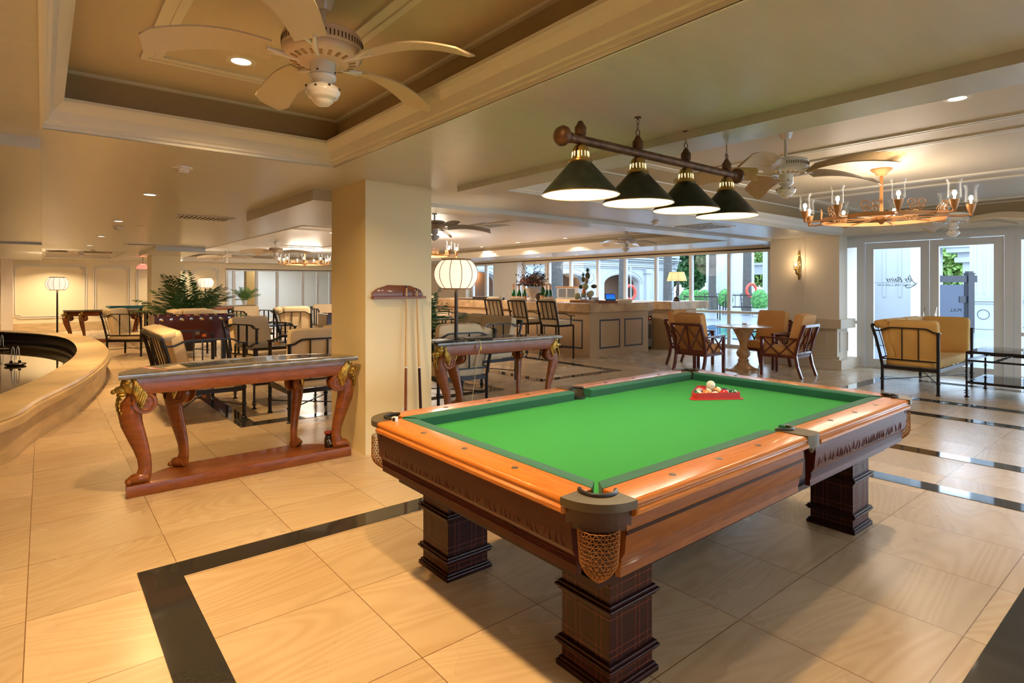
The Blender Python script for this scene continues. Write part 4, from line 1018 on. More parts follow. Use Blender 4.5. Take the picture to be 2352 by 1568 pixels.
# ================= PLANTS =================
def palm(loc, n, L, label, m, seed, potr=.16, up=.9, potm=None, poth=.38):
    rnd = random.Random(seed); t = thing('potted_palm', label, 'palm', loc)
    g = G(); g.lathe([(0,0),(potr*.7,0),(potr,poth),(potr*.92,poth),(potr*.85,poth-.05),(0,poth-.05)], 24); obj('pot', g, potm or M_dkbrown, t)
    g = G()
    for i in range(n):
        a = 2*PI*i/n+rnd.uniform(-.3,.3); el = rnd.uniform(.45,1.42); Lf = L*rnd.uniform(.7,1.1); p = Vector((0,0,poth-.04)); d = Vector((math.cos(a)*math.cos(el), math.sin(a)*math.cos(el), math.sin(el)*up)); pts = [p.copy()]; st = Lf/14
        for k in range(14): p = p+d*st; d = (d+Vector((0,0,-.03-.085*k/14))).normalized(); pts.append(p.copy())
        g.tube(pts, [.007*(1-k/18) for k in range(15)], 5)
        for k in range(3, 44):
            f_ = k/44*14; j = min(int(f_),13); q = pts[j].lerp(pts[j+1], f_-j); tt = (pts[j+1]-pts[j]).normalized(); sd = tt.cross(Vector((0,0,1))).normalized()
            ll = L*.27*math.sin(PI*(k/46)**.8)+.03
            for s_ in (-1,1):
                e = q+(tt*.62+sd*s_*.85+Vector((0,0,rnd.uniform(-.35,.05)))).normalized()*ll; wv = tt*.011*L; dn = Vector((0,0,-.012))
                md = q.lerp(e,.5)
                vs = [g.v(q), g.v(md+wv+Vector((0,0,.01))), g.v(e+dn), g.v(md-wv+Vector((0,0,.01)))]; g.f(vs)
    obj('fronds', g, m, t, 0, False); return t
palm((2.66,15.4,0), 34, 1.35, 'large dark green potted palm in front of the far cream column', M_palm, 3, .2, poth=.6)
palm((5.5,21.6,.887), 18, .62, 'small bright green fern palm in a pale pot on the far console', M_palm2, 5, .09, .8, M_white, .16)
palm((4.28,7.62,0), 24, 1.3, 'green palm peeking out right of the cream column beside the lantern lamp', M_palm, 9, .17, poth=.45)
# ================= LAMPS =================
def lantern(loc, pole, label, power):
    t = thing('lantern_lamp', label, 'lamp', loc, 0, 'round lantern lamps')
    g = G(); g.lathe([(0,0),(.10,0),(.10,.012),(.04,.022),(.02,.035),(0,.036)], 24); obj('base', g, M_dkbrown, t)
    g = G(); g.cyl((0,0,.03),(0,0,pole+.05),.022,.019,12); g.lathe([(.022,pole*.55),(.026,pole*.56),(.022,pole*.57)],12); obj('pole', g, M_dkbrown, t)
    z0, H = pole, .32; prof = [(.165+.090*math.sin(PI*k/16)**.75, z0+H*k/16) for k in range(17)]
    g = G(); g.lathe(prof, 48, cap=False); sh = obj('lamp_shade', g, M_lampsh, t, 180)
    for i in range(12):
        a = 2*PI*(i+.35)/12; g = G(); g.tube([((r+.002)*math.cos(a),(r+.002)*math.sin(a),z) for r,z in prof], .004, 5); obj('shade_rib', g, M_lrib, sh)
    for z in (z0-.012, z0+H-.006):
        g = G(); g.lathe([(.150,z),(.168,z),(.168,z+.022),(.150,z+.022),(.150,z)], 40, cap=False)
        for q in range(3): a = q*2*PI/3; g.bar((0,0,z+.01),(.155*math.cos(a),.155*math.sin(a),z+.01),.006,.006)
        obj('shade_ring', g, M_lrib, sh)
    g = G(); g.lathe([(0,z0+H),(.012,z0+H+.01),(.006,z0+H+.03),(.012,z0+H+.045),(0,z0+H+.06)], 12); g.cyl((0,0,z0),(0,0,z0+H),.006,None,8); obj('finial', g, M_brass, t)
    light('POINT', (0,0,z0+H*.55), power, (1,.80,.55), .05, parent=t)
    return t
LC = (3.68,5.53,.887)
lantern(LC, .60, 'round white lantern lamp with brown ribs on the console right of the column', 10)
lantern((.30,19.2,0), 1.43, 'round lantern floor lamp standing behind the fountain near the panelled wall', 45)
lantern((4.25,21.55,.887), .60, 'small distant round lantern lamp on the far console behind the palm', 30)
t = thing('lamp_cord', 'pale cord with inline switch hanging from the lantern lamp down the console front', 'cord', (LC[0]+.20,5.34,0))
g = G(); g.tube([(-.05,.25,.890),(-.02,.06,.892),(0,.0,.892),(.005,-.012,.87),(-.01,-.012,.80),(-.05,-.012,.66),(-.09,-.01,.4),(-.13,-.0,.12),(-.2,.0,.09)], .0035, 6); obj('cable', g, M_cream, t)
g = G(); g.cush((-.004,-.016,.80),(.022,.016,.07),.5,12,8); obj('switch', g, M_gold, t)
for (x,y,rz,lab) in ((3.41,5.50,.25,'black folder lying left on the console below the lantern lamp'),(3.96,5.50,-.25,'black folder lying right on the console below the lantern lamp')):
    t = thing('menu_folder', lab, 'folder', (x,y,.8872), rz, 'black folders on the console')
    g = G(); g.box(-.15,-.11,0,.15,.11,.006,.002); g.box(-.15,-.11,.020,.15,.11,.026,.002); g.cyl((-.15,-.11,.013),(.15,-.11,.013),.013,None,12); obj('cover', g, M_leather, t)
    g = G(); g.box(-.14,-.095,.006,.14,.105,.020); obj('pages', g, M_white, t, 0)
# red pendant
t = thing('red_pendant_lamp', 'red glass dome pendant lamp hanging over the distant pool table', 'pendant lamp', (2.45,21.4,ZS))
g = G(); g.cyl((0,0,0),(0,0,-.20),.006,None,8); g.lathe([(.03,-.20),(.03,-.23),(.02,-.24)],12); obj('rod', g, M_dkbrown, t)
g = G(); g.lathe([(.03,-.22),(.10,-.25),(.16,-.31),(.18,-.37),(.175,-.38)], 32, cap=False); obj('glass_dome', g, mat('red_lamp_glass',(.8,.1,.08),.3,emit=(1,.22,.15),es=1.3), t, 180)
light('POINT', (0,0,-.16), 3, (1,.2,.1), .06, parent=t)
# sconce
def sconce(loc, rz, label, power=13):
    t = thing('wall_sconce', label, 'sconce', loc, rz)
    g = G(); g.cush((0,.012,0),(.06,.02,.46),.6,16); g.ball((0,.015,.26),.028,10,8,(1,.6,1)); g.lathe([(.012,.28),(.02,.30),(.008,.33),(0,.34)],12,(0,.015,0)); g.ball((0,.02,-.10),.032,10,8,(1,.7,1.4)); g.ball((0,.02,.12),.03,10,8,(1,.7,1.5)); obj('backplate', g, M_brass, t)
    g = G(); g.tube([(0,.02,.14),(0,.04,.02),(0,.05,-.08),(0,.10,-.12),(0,.145,-.09),(0,.15,-.04)], [.014,.018,.02,.018,.014,.012], 10); ar = obj('arm', g, M_brass, t)
    g = G(); g.lathe([(.012,-.045),(.04,-.03),(.042,-.022),(.0215,-.015),(.013,.04),(0,.04)], 16, (0,.15,0)); obj('candle_cup', g, M_brass, ar)
    g = G(); g.lathe([(.035,-.02),(.050,.02),(.050,.08),(.060,.14)], 20, (0,.15,0), False); obj('glass_shade', g, M_clear, t)
    g = G(); g.ball((0,.15,.065),.017,10,8,(1,1,1.5)); obj('bulb', g, M_bulb, t)
    light('POINT', (0,.16,.07), power, (1,.72,.42), .02, parent=t)
sconce((11.37,UX(1836,11.37),1.87), PI/2, 'brass wall sconce with lit candle bulb on the beige pier')
# ceiling fans
def fan(loc, rod, label, m, ph, blades=True, slots=True, BL=.72, BP=.042, BM=None):
    t = thing('ceiling_fan', label, 'ceiling fan', loc, 0, 'ceiling fans'); zc = -rod-.10
    g = G(); g.lathe([(.055,0),(.052,-.02),(.035,-.06),(.0,-.062)], 24); obj('canopy', g, M_fanw, t)
    g = G(); g.cyl((0,0,-.05),(0,0,zc+.06),.014,None,12); obj('rod', g, M_fanw, t)
    g = G(); g.lathe([(0,.075),(.06,.07),(.14,.062),(.172,.052),(.178,.040),(.176,.035),(.181,.030),(.181,-.012),(.176,-.016),(.180,-.022),(.176,-.042),(.160,-.058),(.105,-.072),(.085,-.066),(.070,-.072),(0,-.072)], 56, (0,0,zc)); mo = obj('motor_housing', g, m, t, 50)
    if slots:
        g = G()
        for i in range(64):
            a = 2*PI*i/64; c, s_ = math.cos(a), math.sin(a)
            g.ball((.1808*c,.1808*s_,zc+.010),.0055,6,4,(abs(c)*.1+.5,.5,2.6)) if 0 else g.bar((.1818*c,.1818*s_,zc-.004),(.1818*c,.1818*s_,zc+.022),.0055,.0015,(c,s_,0))
        o = obj('vent_slots', g, M_hole, mo, 0); o['kind'] = 'stuff'
        g = G()
        for i in range(22):
            a = 2*PI*i/22; c, s_ = math.cos(a), math.sin(a); g.bar((.148*c,.148*s_,zc-.0625),(.118*c,.118*s_,zc-.0705),.014,.004,(0,0,1))
        obj('lower_vents', g, mat('tan_vent',(.42,.26,.12),.6), mo, 0)
    g = G(); g.lathe([(.058,-.07),(.058,-.125),(.052,-.130),(.062,-.134),(.058,-.150),(.035,-.165),(.035,-.172),(.062,-.178),(.076,-.188),(.080,-.205),(.078,-.215),(.070,-.222),(.070,-.228),(.062,-.236),(.050,-.240),(.045,-.252),(.025,-.268),(0,-.272)], 36, (0,0,zc)); lb = obj('switch_housing', g, M_fanw, t, 50)
    g = G()
    for i in range(8):
        a = 2*PI*i/8; g.ball((.0775*math.cos(a),.0775*math.sin(a),zc-.190-.006*(i%2)),.006,8,6)
        if i%2: g.ball((.0585*math.cos(a),.0585*math.sin(a),zc-.118),.005,8,6)
    obj('screw_holes', g, M_hole, lb, 0)
    if blades:
        for i in range(5):
            M = Matrix.Translation((0,0,zc-.045)) @ Matrix.Rotation(ph+2*PI*i/5,4,'Z')
            g = G(M); g.tube([(.10,0,-.02),(.16,0,-.01),(.24,.02,0)],[.012,.014,.008],8); g.tube([(.16,0,-.01),(.24,-.03,0)],[.010,.008],8); br = obj('blade_iron', g, M_fanw, t)
            g = G(M); top = []; bot = []; n = 12
            for k in range(n+1):
                f_ = k/n; x = .22+BL*f_; wd = .068+.024*f_ ; 
                if k == n: wd *= .55
                z = .012*math.sin(PI*f_)*2.2-.05*f_*f_
                top.append([g.v((x,-wd,z-BP+.004)), g.v((x,wd,z+BP+.004))]); bot.append([g.v((x,-wd,z-BP-.004)), g.v((x,wd,z+BP-.004))])
            for a,b in zip(top,top[1:]): g.f([a[0],b[0],b[1],a[1]])
            for a,b in zip(bot,bot[1:]): g.f([a[0],a[1],b[1],b[0]])
            for (a,b),(c_,d_) in zip(zip(top,top[1:]),zip(bot,bot[1:])): g.f([a[0],c_[0],d_[0],b[0]]); g.f([a[1],b[1],d_[1],c_[1]])
            g.f([top[0][0],top[0][1],bot[0][1],bot[0][0]]); g.f([top[-1][0],bot[-1][0],bot[-1][1],top[-1][1]])
            obj('blade', g, BM or M_bladew, br, 60)
    return t
fan((1.01,2.63,2.84), .13, 'large cream ceiling fan in the near left ceiling recess, closest to the viewer', M_fan, .35, BL=.50, BP=.016)
f2 = fan((4.99,2.37,2.84), .20, 'cream ceiling fan with tan blades between the cone lamp and the chandelier', M_fanw, math.radians(-27), BM=M_blade)
fan((9.75,2.32,2.84), .28, 'white ceiling fan right behind the chandelier, before the glass doors', M_fanw, .6)
fan((10.2,8.45,2.76), .10, 'white ceiling fan above the bar near the window wall', M_fanw, .3, BL=.45, BP=.02, BM=M_fanw)
fan((5.06,8.25,2.76), .12, 'ceiling fan mostly hidden at the right edge of the cream column', M_fan, -.5)
fan((5.06,16.65,2.76), .12, 'pinkish ceiling fan left of the distant starry chandelier', M_fan, -.6)
fan((5.06,22.2,2.76), .05, 'most distant ceiling fan before the panelled wall above the console lamp', M_fan, -.7)
fan((.89,21.2,2.84), .10, 'distant ceiling fan in the small far left ceiling recess', M_fan, -.68)
# chandeliers
def chandelier(loc, drop, label, bright, simple=False):
    t = thing('chandelier', label, 'chandelier', loc, 0, 'ring chandeliers'); zr = -drop
    g = G(); g.lathe([(.11,0),(.105,-.015),(.06,-.05),(.045,-.08),(0,-.082)], 28); obj('canopy', g, M_cop, t)
    g = G(); g.cyl((0,0,-.07),(0,0,zr+.02),.018,None,12); obj('rod', g, M_cop, t)
    g = G(); g.lathe([(0,.05),(.09,.05),(.10,.02),(.10,-.01),(.03,-.035),(.02,-.05),(0,-.06)], 24, (0,0,zr)); obj('hub', g, M_cop, t)
    R_ = .60; g = G(); ns = 64
    A = [[g.v((r*math.cos(2*PI*i/ns),r*math.sin(2*PI*i/ns),zr+z)) for i in range(ns)] for r,z in ((R_,-.02),(R_+.012,-.02),(R_+.012,.022),(R_,.022))]
    for k in range(4):
        a,b = A[k],A[(k+1)%4]
        for i in range(ns): g.f([a[i],a[(i+1)%ns],b[(i+1)%ns],b[i]])
    rg = obj('ring', g, M_cop, t, 40)
    for i in range(9):
        a = 2*PI*i/9+.15; c, s_ = math.cos(a), math.sin(a)
        g = G(); g.bar((.08*c,.08*s_,zr+.01),(R_*c,R_*s_,zr+.0),.016,.012); g.tube([(R_*c,R_*s_,zr),(.74*c,.74*s_,zr-.012),(.80*c,.80*s_,zr+.0)],.010,6); g.ball((.80*c,.80*s_,zr),.018,8,6); ar = obj('arm', g, M_cop, t)
        g = G(); g.lathe([(.014,0),(.022,.015),(.034,.05),(.046,.10),(.038,.10),(0,.095)], 18, (.80*c,.80*s_,zr+.012)); obj('candle_cup', g, M_cop, ar)
        g = G(); g.lathe([(.036,.098),(.058,.12),(.056,.20),(.054,.26),(.070,.30)], 20, (.80*c,.80*s_,zr+.012), False); obj('glass_shade', g, M_clear, ar)
        g = G(); g.cyl((.80*c,.80*s_,zr+.11),(.80*c,.80*s_,zr+.14),.009,None,8); g.ball((.80*c,.80*s_,zr+.175),.019,10,8,(1,1,1.6)); obj('bulb', g, M_bulb, ar)
        g = G(); am = a+PI/9
        for q in (-1,1):
            for zz, rr in ((.055,.040),(.105,.050)):
                g.tube([((R_+.006)*math.cos(am+(q*(.065+.02*(zz>.06))+rr*(1-j/16)*math.cos(j*.6)/R_)), (R_+.006)*math.sin(am+(q*(.065+.02*(zz>.06))+rr*(1-j/16)*math.cos(j*.6)/R_)), zr+zz+rr*(1-j/16)*math.sin(j*.6)) for j in range(14)], .0055, 4)
        obj('scroll', g, M_cop, rg, 180)
    light('POINT', (0,0,zr+.20), bright, SOFT, .55, parent=t)
    return t
chandelier((7.38,2.42,2.84), .57, 'large copper ring chandelier with clear hurricane glasses right of the cone lamp', 60)
chandelier((6.9,19.6,2.76), .48, 'distant lit ring chandelier left of the cream column', 170)
chandelier((7.1,12.1,2.76), .50, 'lit ring chandelier just right of the cream column above the lantern lamp', 220)
# ceiling fixtures
def downlight(x, y, z, p, col, r=.055, group='recessed downlights', label='recessed round downlight'):
    t = thing('downlight', label, 'downlight', (x,y,z), 0, group)
    g = G(); g.lathe([(r+.028,0),(r+.026,-.006),(r,-.008),(r-.003,-.002)], 28, cap=False); obj('trim_ring', g, M_crown, t)
    g = G(); g.lathe([(0,-.0025),(r,-.0025),(r,-.001),(0,-.001)], 28); obj('lens', g, M_dl, t, 0)
    light('AREA', (0,0,-.02), p, col, r*2, parent=t, spread=2.4)
lab = {5.0:''}
DL = [(.911,3.654,2.84,42,AMBER,'recessed downlight in the near left ceiling recess beside the big fan'),(.858,6.968,ZS,28,AMBER,'recessed downlight nearest beyond the smoke detector on the left ceiling'),
 (.851,10.045,ZS,45,AMBER,'second downlight beyond the smoke detector on the left ceiling'),(.852,13.249,ZS,45,AMBER,'downlight on the left ceiling behind the white dome detector'),(.829,16.308,ZS,45,AMBER,'farthest downlight on the left ceiling before the far fan'),
 (5.02,1.17,2.84,24,(1,.80,.58),'recessed downlight at upper right beside the lowered beam'),(10.6,14.5,2.76,50,SOFT,'leftmost of three small downlights above the bar'),(10.4,12.5,2.76,50,SOFT,'middle of three small downlights above the bar'),(10.4,10.6,2.76,50,SOFT,'rightmost of three small downlights above the bar'),
 (12.05,13.5,ZS,12,WARM,'left warm downlight in the window soffit behind the bar'),(12.2,11.95,ZS,12,WARM,'middle warm downlight in the window soffit behind the bar'),
 (.9,-2.4,2.84,6,AMBER,'bhd'),(-1.6,2.0,ZS,20,AMBER,'bhd'),(-1.6,-1.5,ZS,10,AMBER,'bhd'),(2.4,-.8,ZS,8,SOFT,'bhd'),(.9,1.7,2.84,40,AMBER,'bhd'),(5.0,-1.4,2.84,10,SOFT,'bhd'),(-3.0,3.0,ZS,28,AMBER,'bhd'),  # unseen downlights added as fill, save the one beside the big fan
 (5.2,13.0,2.76,60,WARM,''),(4.2,18.5,2.76,60,WARM,''),(.3,23.7,ZS,60,WARM,''),(3.9,24.0,ZS,40,WARM,''),(-2.2,22.5,2.385,60,WARM,'')]  # distant downlights added to brighten the background
BH = iter(['recessed downlight in the near left ceiling, behind the viewer','recessed downlight over the floor left of the viewer','recessed downlight behind and left of the viewer','recessed downlight in the soffit behind the viewer','recessed downlight in the near ceiling recess, overhead of the big fan side','recessed downlight in the right ceiling recess behind the viewer','recessed downlight over the fountain basin edge'])
FH = iter(['recessed downlight in the distant recess between the two far chandeliers','recessed downlight in the distant recess before the far chandelier','recessed downlight washing the panelled far wall beside the floor lamp','recessed downlight washing the far wall right of the far column','recessed downlight in the lowered soffit at the far left corner'])
for x,y,z,p,c,l in DL:
    l = next(BH) if l == 'bhd' else l or next(FH)
    downlight(x,y,z,p,c,label=l)
def smoke(x,y,z,label,g_='smoke detectors'):
    t = thing('smoke_detector', label, 'smoke detector', (x,y,z), 0, g_)
    g = G(); g.lathe([(.075,0),(.074,-.008),(.05,-.012),(.045,-.03),(.036,-.045),(0,-.047)], 24); ob = obj('body', g, M_fanw, t)
    g = G()
    for i in range(12): a = 2*PI*i/12; g.bar((.044*math.cos(a),.044*math.sin(a),-.026),(.040*math.cos(a),.040*math.sin(a),-.036),.010,.003)
    obj('vents', g, M_hole, ob, 0)
smoke(.87,5.25,ZS,'white smoke detector on the left ceiling nearest the viewer'); smoke(.93,11.1,ZS,'white dome detector between the distant left ceiling downlights'); smoke(7.0,5.24,ZS,'white smoke detector right above the second window pane, under the cone lamps'); smoke(1.0,18.2,ZS,'tiny distant detector above the far left fan')
for i,(x,y,z,l) in enumerate(((.905,4.117,2.84,'round flush speaker cover beside the downlight in the near ceiling recess'),(1.15,7.4,ZS,'small round flush cover right of the nearest left ceiling downlight'),(1.2,10.7,ZS,'second small round flush cover on the left ceiling'))):
    g = G(); g.lathe([(0,-.004),(.055,-.004),(.058,0),(0,0)], 24); o = tag(obj('speaker_cover', g, M_ceil_up, None), l, 'speaker cover'); o.location = (x,y,z)
def vent(x,y,z,a,b,label,rz=0,diff=False):
    t = thing('ceiling_vent', label, 'air vent', (x,y,z), rz, 'ceiling vents')
    g = G(); w_ = .03
    for q in ((-a,-b,a,-b+w_),(-a,b-w_,a,b),(-a,-b+w_,-a+w_,b-w_),(a-w_,-b+w_,a,b-w_)): g.box(q[0],q[1],-.012,q[2],q[3],0)
    obj('frame', g, M_white, t, 0)
    g = G(); g.box(-a+w_,-b+w_,-.002,a-w_,b-w_,-.001); obj('backing', g, M_hole, t, 0)
    g = G()
    if diff:
        for k in range(1,5):
            s_ = (a-w_)*k/5
            for p,q in (((-s_,-s_),(s_,-s_)),((s_,-s_),(s_,s_)),((s_,s_),(-s_,s_)),((-s_,s_),(-s_,-s_))): g.bar((*p,-.008),(*q,-.008),.02,.003)
    else:
        n = 12
        for k in range(n): x_ = -a+w_+(2*a-2*w_)*(k+.5)/n; g.bar((x_,-b+w_,-.008),(x_,b-w_,-.008),.022,.003)
    obj('slats', g, M_white, t, 0)
vent(1.72,8.85,ZS,.35,.24,'slatted air vent on the left ceiling, nearest one'); vent(1.75,15.2,ZS,.35,.24,'distant slatted air vent lit pink beside the far column'); vent(8.1,5.12,ZS,.33,.33,'square diffuser vent in the soffit right below the cone lamps',0,True); vent(7.0,9.4,2.76,.33,.33,'square diffuser vent on the ceiling right of the cream column',0,True)

# ================= FOUNTAIN =================
def spline(P, n):
    out = []; m = len(P)
    for i in range(m):
        p0,p1,p2,p3 = (Vector(P[(i+k)%m]) for k in (-1,0,1,2))
        for k in range(n):
            t_ = k/n; out.append(.5*((2*p1)+(-p0+p2)*t_+(2*p0-5*p1+4*p2-p3)*t_*t_+(-p0+3*p1-3*p2+p3)*t_**3))
    return out
FP = [(-1.25,5.0),(-.27,6.30),(0.0,7.25),(.42,8.75),(.80,10.9),(.93,12.8),(.87,15.0),(.60,16.6),(.05,18.0),(-.83,19.3),(-2.6,20.3),(-4.6,19.2),(-5.6,15.5),(-5.6,10),(-4.6,6.2),(-2.6,4.4)]
out = spline(FP, 6); n = len(out); cenf = Vector((-2.4,12.4))
def inset(d):
    r = []
    for i in range(n):
        tt = (out[(i+1)%n]-out[i-1]).normalized(); nn_ = Vector((-tt.y,tt.x)); r.append(out[i]+nn_*d)
    return r
ft = thing('fountain', 'large curved sandstone rimmed fountain basin with dark still water at left', 'fountain', (0,0,0))
def loops(name, specs, m, par):
    g = G(); L_ = [[g.v((p.x,p.y,z)) for p in inset(d)] for d,z in specs]
    for a,b in zip(L_,L_[1:]):
        for i in range(n): g.f([a[i],a[(i+1)%n],b[(i+1)%n],b[i]])
    return obj(name, g, m, par, 30)
loops('rim', [(.05,.30),(.0,.305),(-.005,.335),(.0,.37),(.02,.385),(.015,.395),(.03,.42),(.05,.425),(.46,.425),(.46,.40)], M_stone, ft)
loops('outer_wall', [(.06,0),(.06,.30),(.10,.30)], M_stone, ft)
loops('inner_wall', [(.46,.41),(.46,.24),(.455,.23),(.47,.16),(.47,.05)], M_black, ft)
g = G(); vs = [g.v((p.x,p.y,.155)) for p in inset(.465)]; g.f(vs); obj('water', g, M_water, ft, 0)
for (u_,dx,lab) in ((-.36,13.05,'black floating fountain nozzle ring with bluish water jets in the basin'),(-.70,16.4,'second black floating nozzle ring at the left picture edge')):
    t = thing('fountain_nozzle', lab, 'fountain nozzle', (u_,dx,.1555))
    g = G(); g.lathe([(0,0),(.10,0),(.14,.012),(.15,.03),(.14,.04),(.08,.046),(0,.046)], 32); obj('float', g, M_leather, t)
    for s_ in (-1,1):
        g = G(); g.cyl((s_*.055,0,.04),(s_*.055,0,.085),.022,.020,14); obj('nozzle', g, M_leather, t)
        g = G(); g.tube([(s_*.055,0,.08),(s_*.05,0,.20),(s_*.045,0,.29),(s_*.03,0,.325),(s_*.018,0,.29),(s_*.01,0,.10)], [.005,.006,.007,.009,.007,.004], 8); obj('water_jet', g, M_jet, t)
# ================= BAR =================
ZB = 1.155
bar = thing('bar_counter', 'long marble topped bar counter with speckled stone front and recessed panels', 'bar counter', (0,0,0))
g = G(); x0,y0,x1,y1 = 8.90,8.33,11.03,16.0
g.box(x0,y0,.965,x1,y0+.75,ZB,.006); g.box(x0,y0+.75,.965,x0+.75,y1,ZB,.006); g.box(x0+.75,y1-.75,.965,x1,y1,ZB,.006); obj('worktop', g, M_bartop, bar, 0)
g = G(); x0,y0,x1,y1 = 8.98,8.41,10.95,15.9
g.box(x0,y0,0,x1,y0+.6,.965); g.box(x0,y0+.6,0,x0+.6,y1,.965); g.box(x0+.6,y1-.6,0,x1,y1,.965); fr_ = obj('body', g, M_barf, bar, 0)
g = G()
def pan(axis, a0, a1, z0, z1):   # recessed look: reveal shade drawn as dark strips on the flat face
    w_ = .035
    R4 = ((a0,a1,z0,z0+w_),(a0,a1,z1-w_,z1),(a0,a0+w_,z0+w_,z1-w_),(a1-w_,a1,z0+w_,z1-w_))
    for p,q,zz0,zz1 in R4:
        if axis == 'y': g.box(x0-.004,p,zz0,x0+.002,q,zz1)
        else: g.box(p,y0-.004,zz0,q,y0+.002,zz1)
pan('x', 9.28, 9.95, .17, .80); pan('x', 10.10, 10.75, .17, .80)
for k in range(5): pan('y', 8.62+1.45*k, 9.85+1.45*k, .17, .80)
obj('panel_inlay', g, M_reveal, fr_, 0)
b2 = thing('back_counter', 'second stone counter with grey marble top in front of the window wall', 'counter', (0,0,0))
g = G(); g.box(11.55,8.2,.965,13.15,8.85,ZB,.006); g.box(11.55,8.85,.965,12.1,14,ZB,.006); obj('worktop', g, M_bartop, b2, 0)
g = G(); g.box(11.62,8.28,0,12.7,8.8,.965); g.box(11.62,8.8,0,12.05,13.9,.965); obj('body', g, M_barf, b2, 0)
t = thing('bar_fridge', 'steel bar cooler with red and green indicator lights between the counters', 'cooler', (11.28,9.02,0))
g = G(); g.box(-.22,-.3,.06,.24,.3,.92,.01); bd = obj('cabinet', g, M_grey, t, 0)
g = G()
for k in range(14): g.box(-.19+k*.028,-.304,.25,-.178+k*.028,-.30,.60)
obj('grille', g, M_hole, bd, 0)
g = G(); g.box(-.19,-.306,.70,.20,-.30,.80); pn = obj('control_panel', g, M_leather, bd, 0)
for q,c in ((-.12,(1,.05,.05)),(0,(.05,1,.3)),(.12,(1,.05,.05))):
    g = G(); g.ball((q,-.308,.75),.014,8,6); obj('indicator', g, mat('led',(1,1,1),.5,emit=c,es=3), pn)
g = G(); g.box(-.2,-.28,0,.22,.28,.06); obj('base', g, M_leather, t, 0)
def bottle(u, x, label, sc=1.0):
    t = thing('champagne_bottle', label, 'bottle', (x,UX(u,x),ZB), 0, 'champagne bottles on the bar'); t.scale = (sc,)*3
    g = G(); g.lathe([(0,0),(.044,0),(.046,.01),(.046,.13),(.040,.17),(.022,.22),(.017,.25),(0,.25)], 24); obj('glass_body', g, M_green, t)
    g = G(); g.lathe([(.0225,.215),(.019,.245),(.019,.30),(.021,.305),(.018,.325),(0,.327)], 20); obj('foil', g, M_foil, t)
    g = G(); g.lathe([(.0468,.03),(.0468,.095)], 24, cap=False); lb = obj('label', g, mat('peach_label',(.62,.34,.16),.5), t)
    g = G(); g.tube([(-.047*math.cos(a),-.047*math.sin(a)-.001,.045+.035*i/8) for i,a in enumerate([.6+k*.2 for k in range(9)])],.004,4); obj('red_sash', g, M_red, lb)
bottle(1180,9.15,'champagne bottle standing leftmost on the bar',1.3); bottle(1192,9.12,'second champagne bottle from the left on the bar',1.3); bottle(1205,9.22,'champagne bottle partly hidden by the left of the flower urn',1.3)
bottle(1247,9.22,'tall green champagne bottle right beside the flower urn',1.55); bottle(1256,9.10,'champagne bottle second from the right beside the flower urn',1.3); bottle(1264,9.25,'rightmost champagne bottle on the bar',1.3)
t = thing('flower_urn', 'pale stone urn with red dried flowers and dark twigs on the bar', 'flower arrangement', (9.12,UX(1222,9.12),ZB)); t.scale = (1.22,)*3
g = G(); g.lathe([(0,0),(.10,0),(.10,.03),(.06,.06),(.05,.09),(.07,.13),(.12,.18),(.13,.24),(.14,.26),(0,.26)], 28); obj('urn', g, mat('urn_stone',(.62,.52,.42),.7,bump=.2), t)
rnd = random.Random(4); g = G()
for i in range(420):
    a, e, r = rnd.uniform(0,2*PI), rnd.uniform(-.2,1.4), rnd.uniform(.10,.24); g.ball((r*math.cos(a)*math.cos(e)*1.1, r*math.sin(a)*math.cos(e)*1.1, .36+r*.6*math.sin(e)), .014, 5, 4)
o = obj('dried_flowers', g, mat('dried_flowers',(.22,.06,.04),.9,col2=(.35,.16,.07),vscale=30), t, 0); o['kind'] = 'stuff'
g = G()
for i in range(70):
    a, e = rnd.uniform(0,2*PI), rnd.uniform(.0,1.4); L_ = rnd.uniform(.25,.50); d = Vector((math.cos(a)*math.cos(e), math.sin(a)*math.cos(e), math.sin(e)))
    p0 = Vector((0,0,.30)); g.tube([p0,p0+d*L_],.002,4)
    for k in range(7):
        q = p0+d*L_*(.45+.09*k); s_ = Vector((rnd.uniform(-1,1),rnd.uniform(-1,1),rnd.uniform(-.6,1))).normalized()*.05; w_ = s_.cross(d).normalized()*.013
        g.f([g.v(q),g.v(q+s_*.5+w_),g.v(q+s_),g.v(q+s_*.5-w_)])
o = obj('dark_twigs', g, mat('dark_twig',(.012,.01,.02),.6), t, 0, False); o['kind'] = 'stuff'
t = thing('ice_bucket', 'dark ice bucket beside the flower urn', 'bucket', (9.45,UX(1238,9.45),ZB)); g = G(); g.lathe([(0,0),(.08,0),(.10,.20),(.104,.205),(.095,.205),(0,.19)], 24); obj('pail', g, M_dkbrown, t)
t = thing('water_bottle', 'small clear water bottle with dark label left of the champagne', 'bottle', (9.15,UX(1157,9.15),ZB)); g = G(); g.lathe([(0,0),(.03,0),(.03,.12),(.012,.16),(.012,.18),(0,.18)], 16); obj('plastic_body', g, M_clear, t); g = G(); g.lathe([(.0305,.03),(.0305,.08)],16,cap=False); obj('label', g, M_leather, t)
t = thing('serving_tray', 'long brown wooden tray on the bar carrying the fruit stand', 'tray', (9.45,UX(1362,9.45)+.0,ZB), -.2); g = G(); g.box(-.25,-.55,.0,.25,.55,.012,.003)
for q in ((-.25,-.55,-.235,.55),(.235,-.55,.25,.55),(-.235,-.55,.235,-.535),(-.235,.535,.235,.55)): g.box(q[0],q[1],.012,q[2],q[3],.05)
obj('board', g, M_mahog, t, 0)
FX, FY = 9.45, UX(1345,9.45)
t = thing('fruit_stand', 'tall black wire fruit stand on the wooden tray', 'fruit stand', (FX,FY,ZB+.013))
g = G()
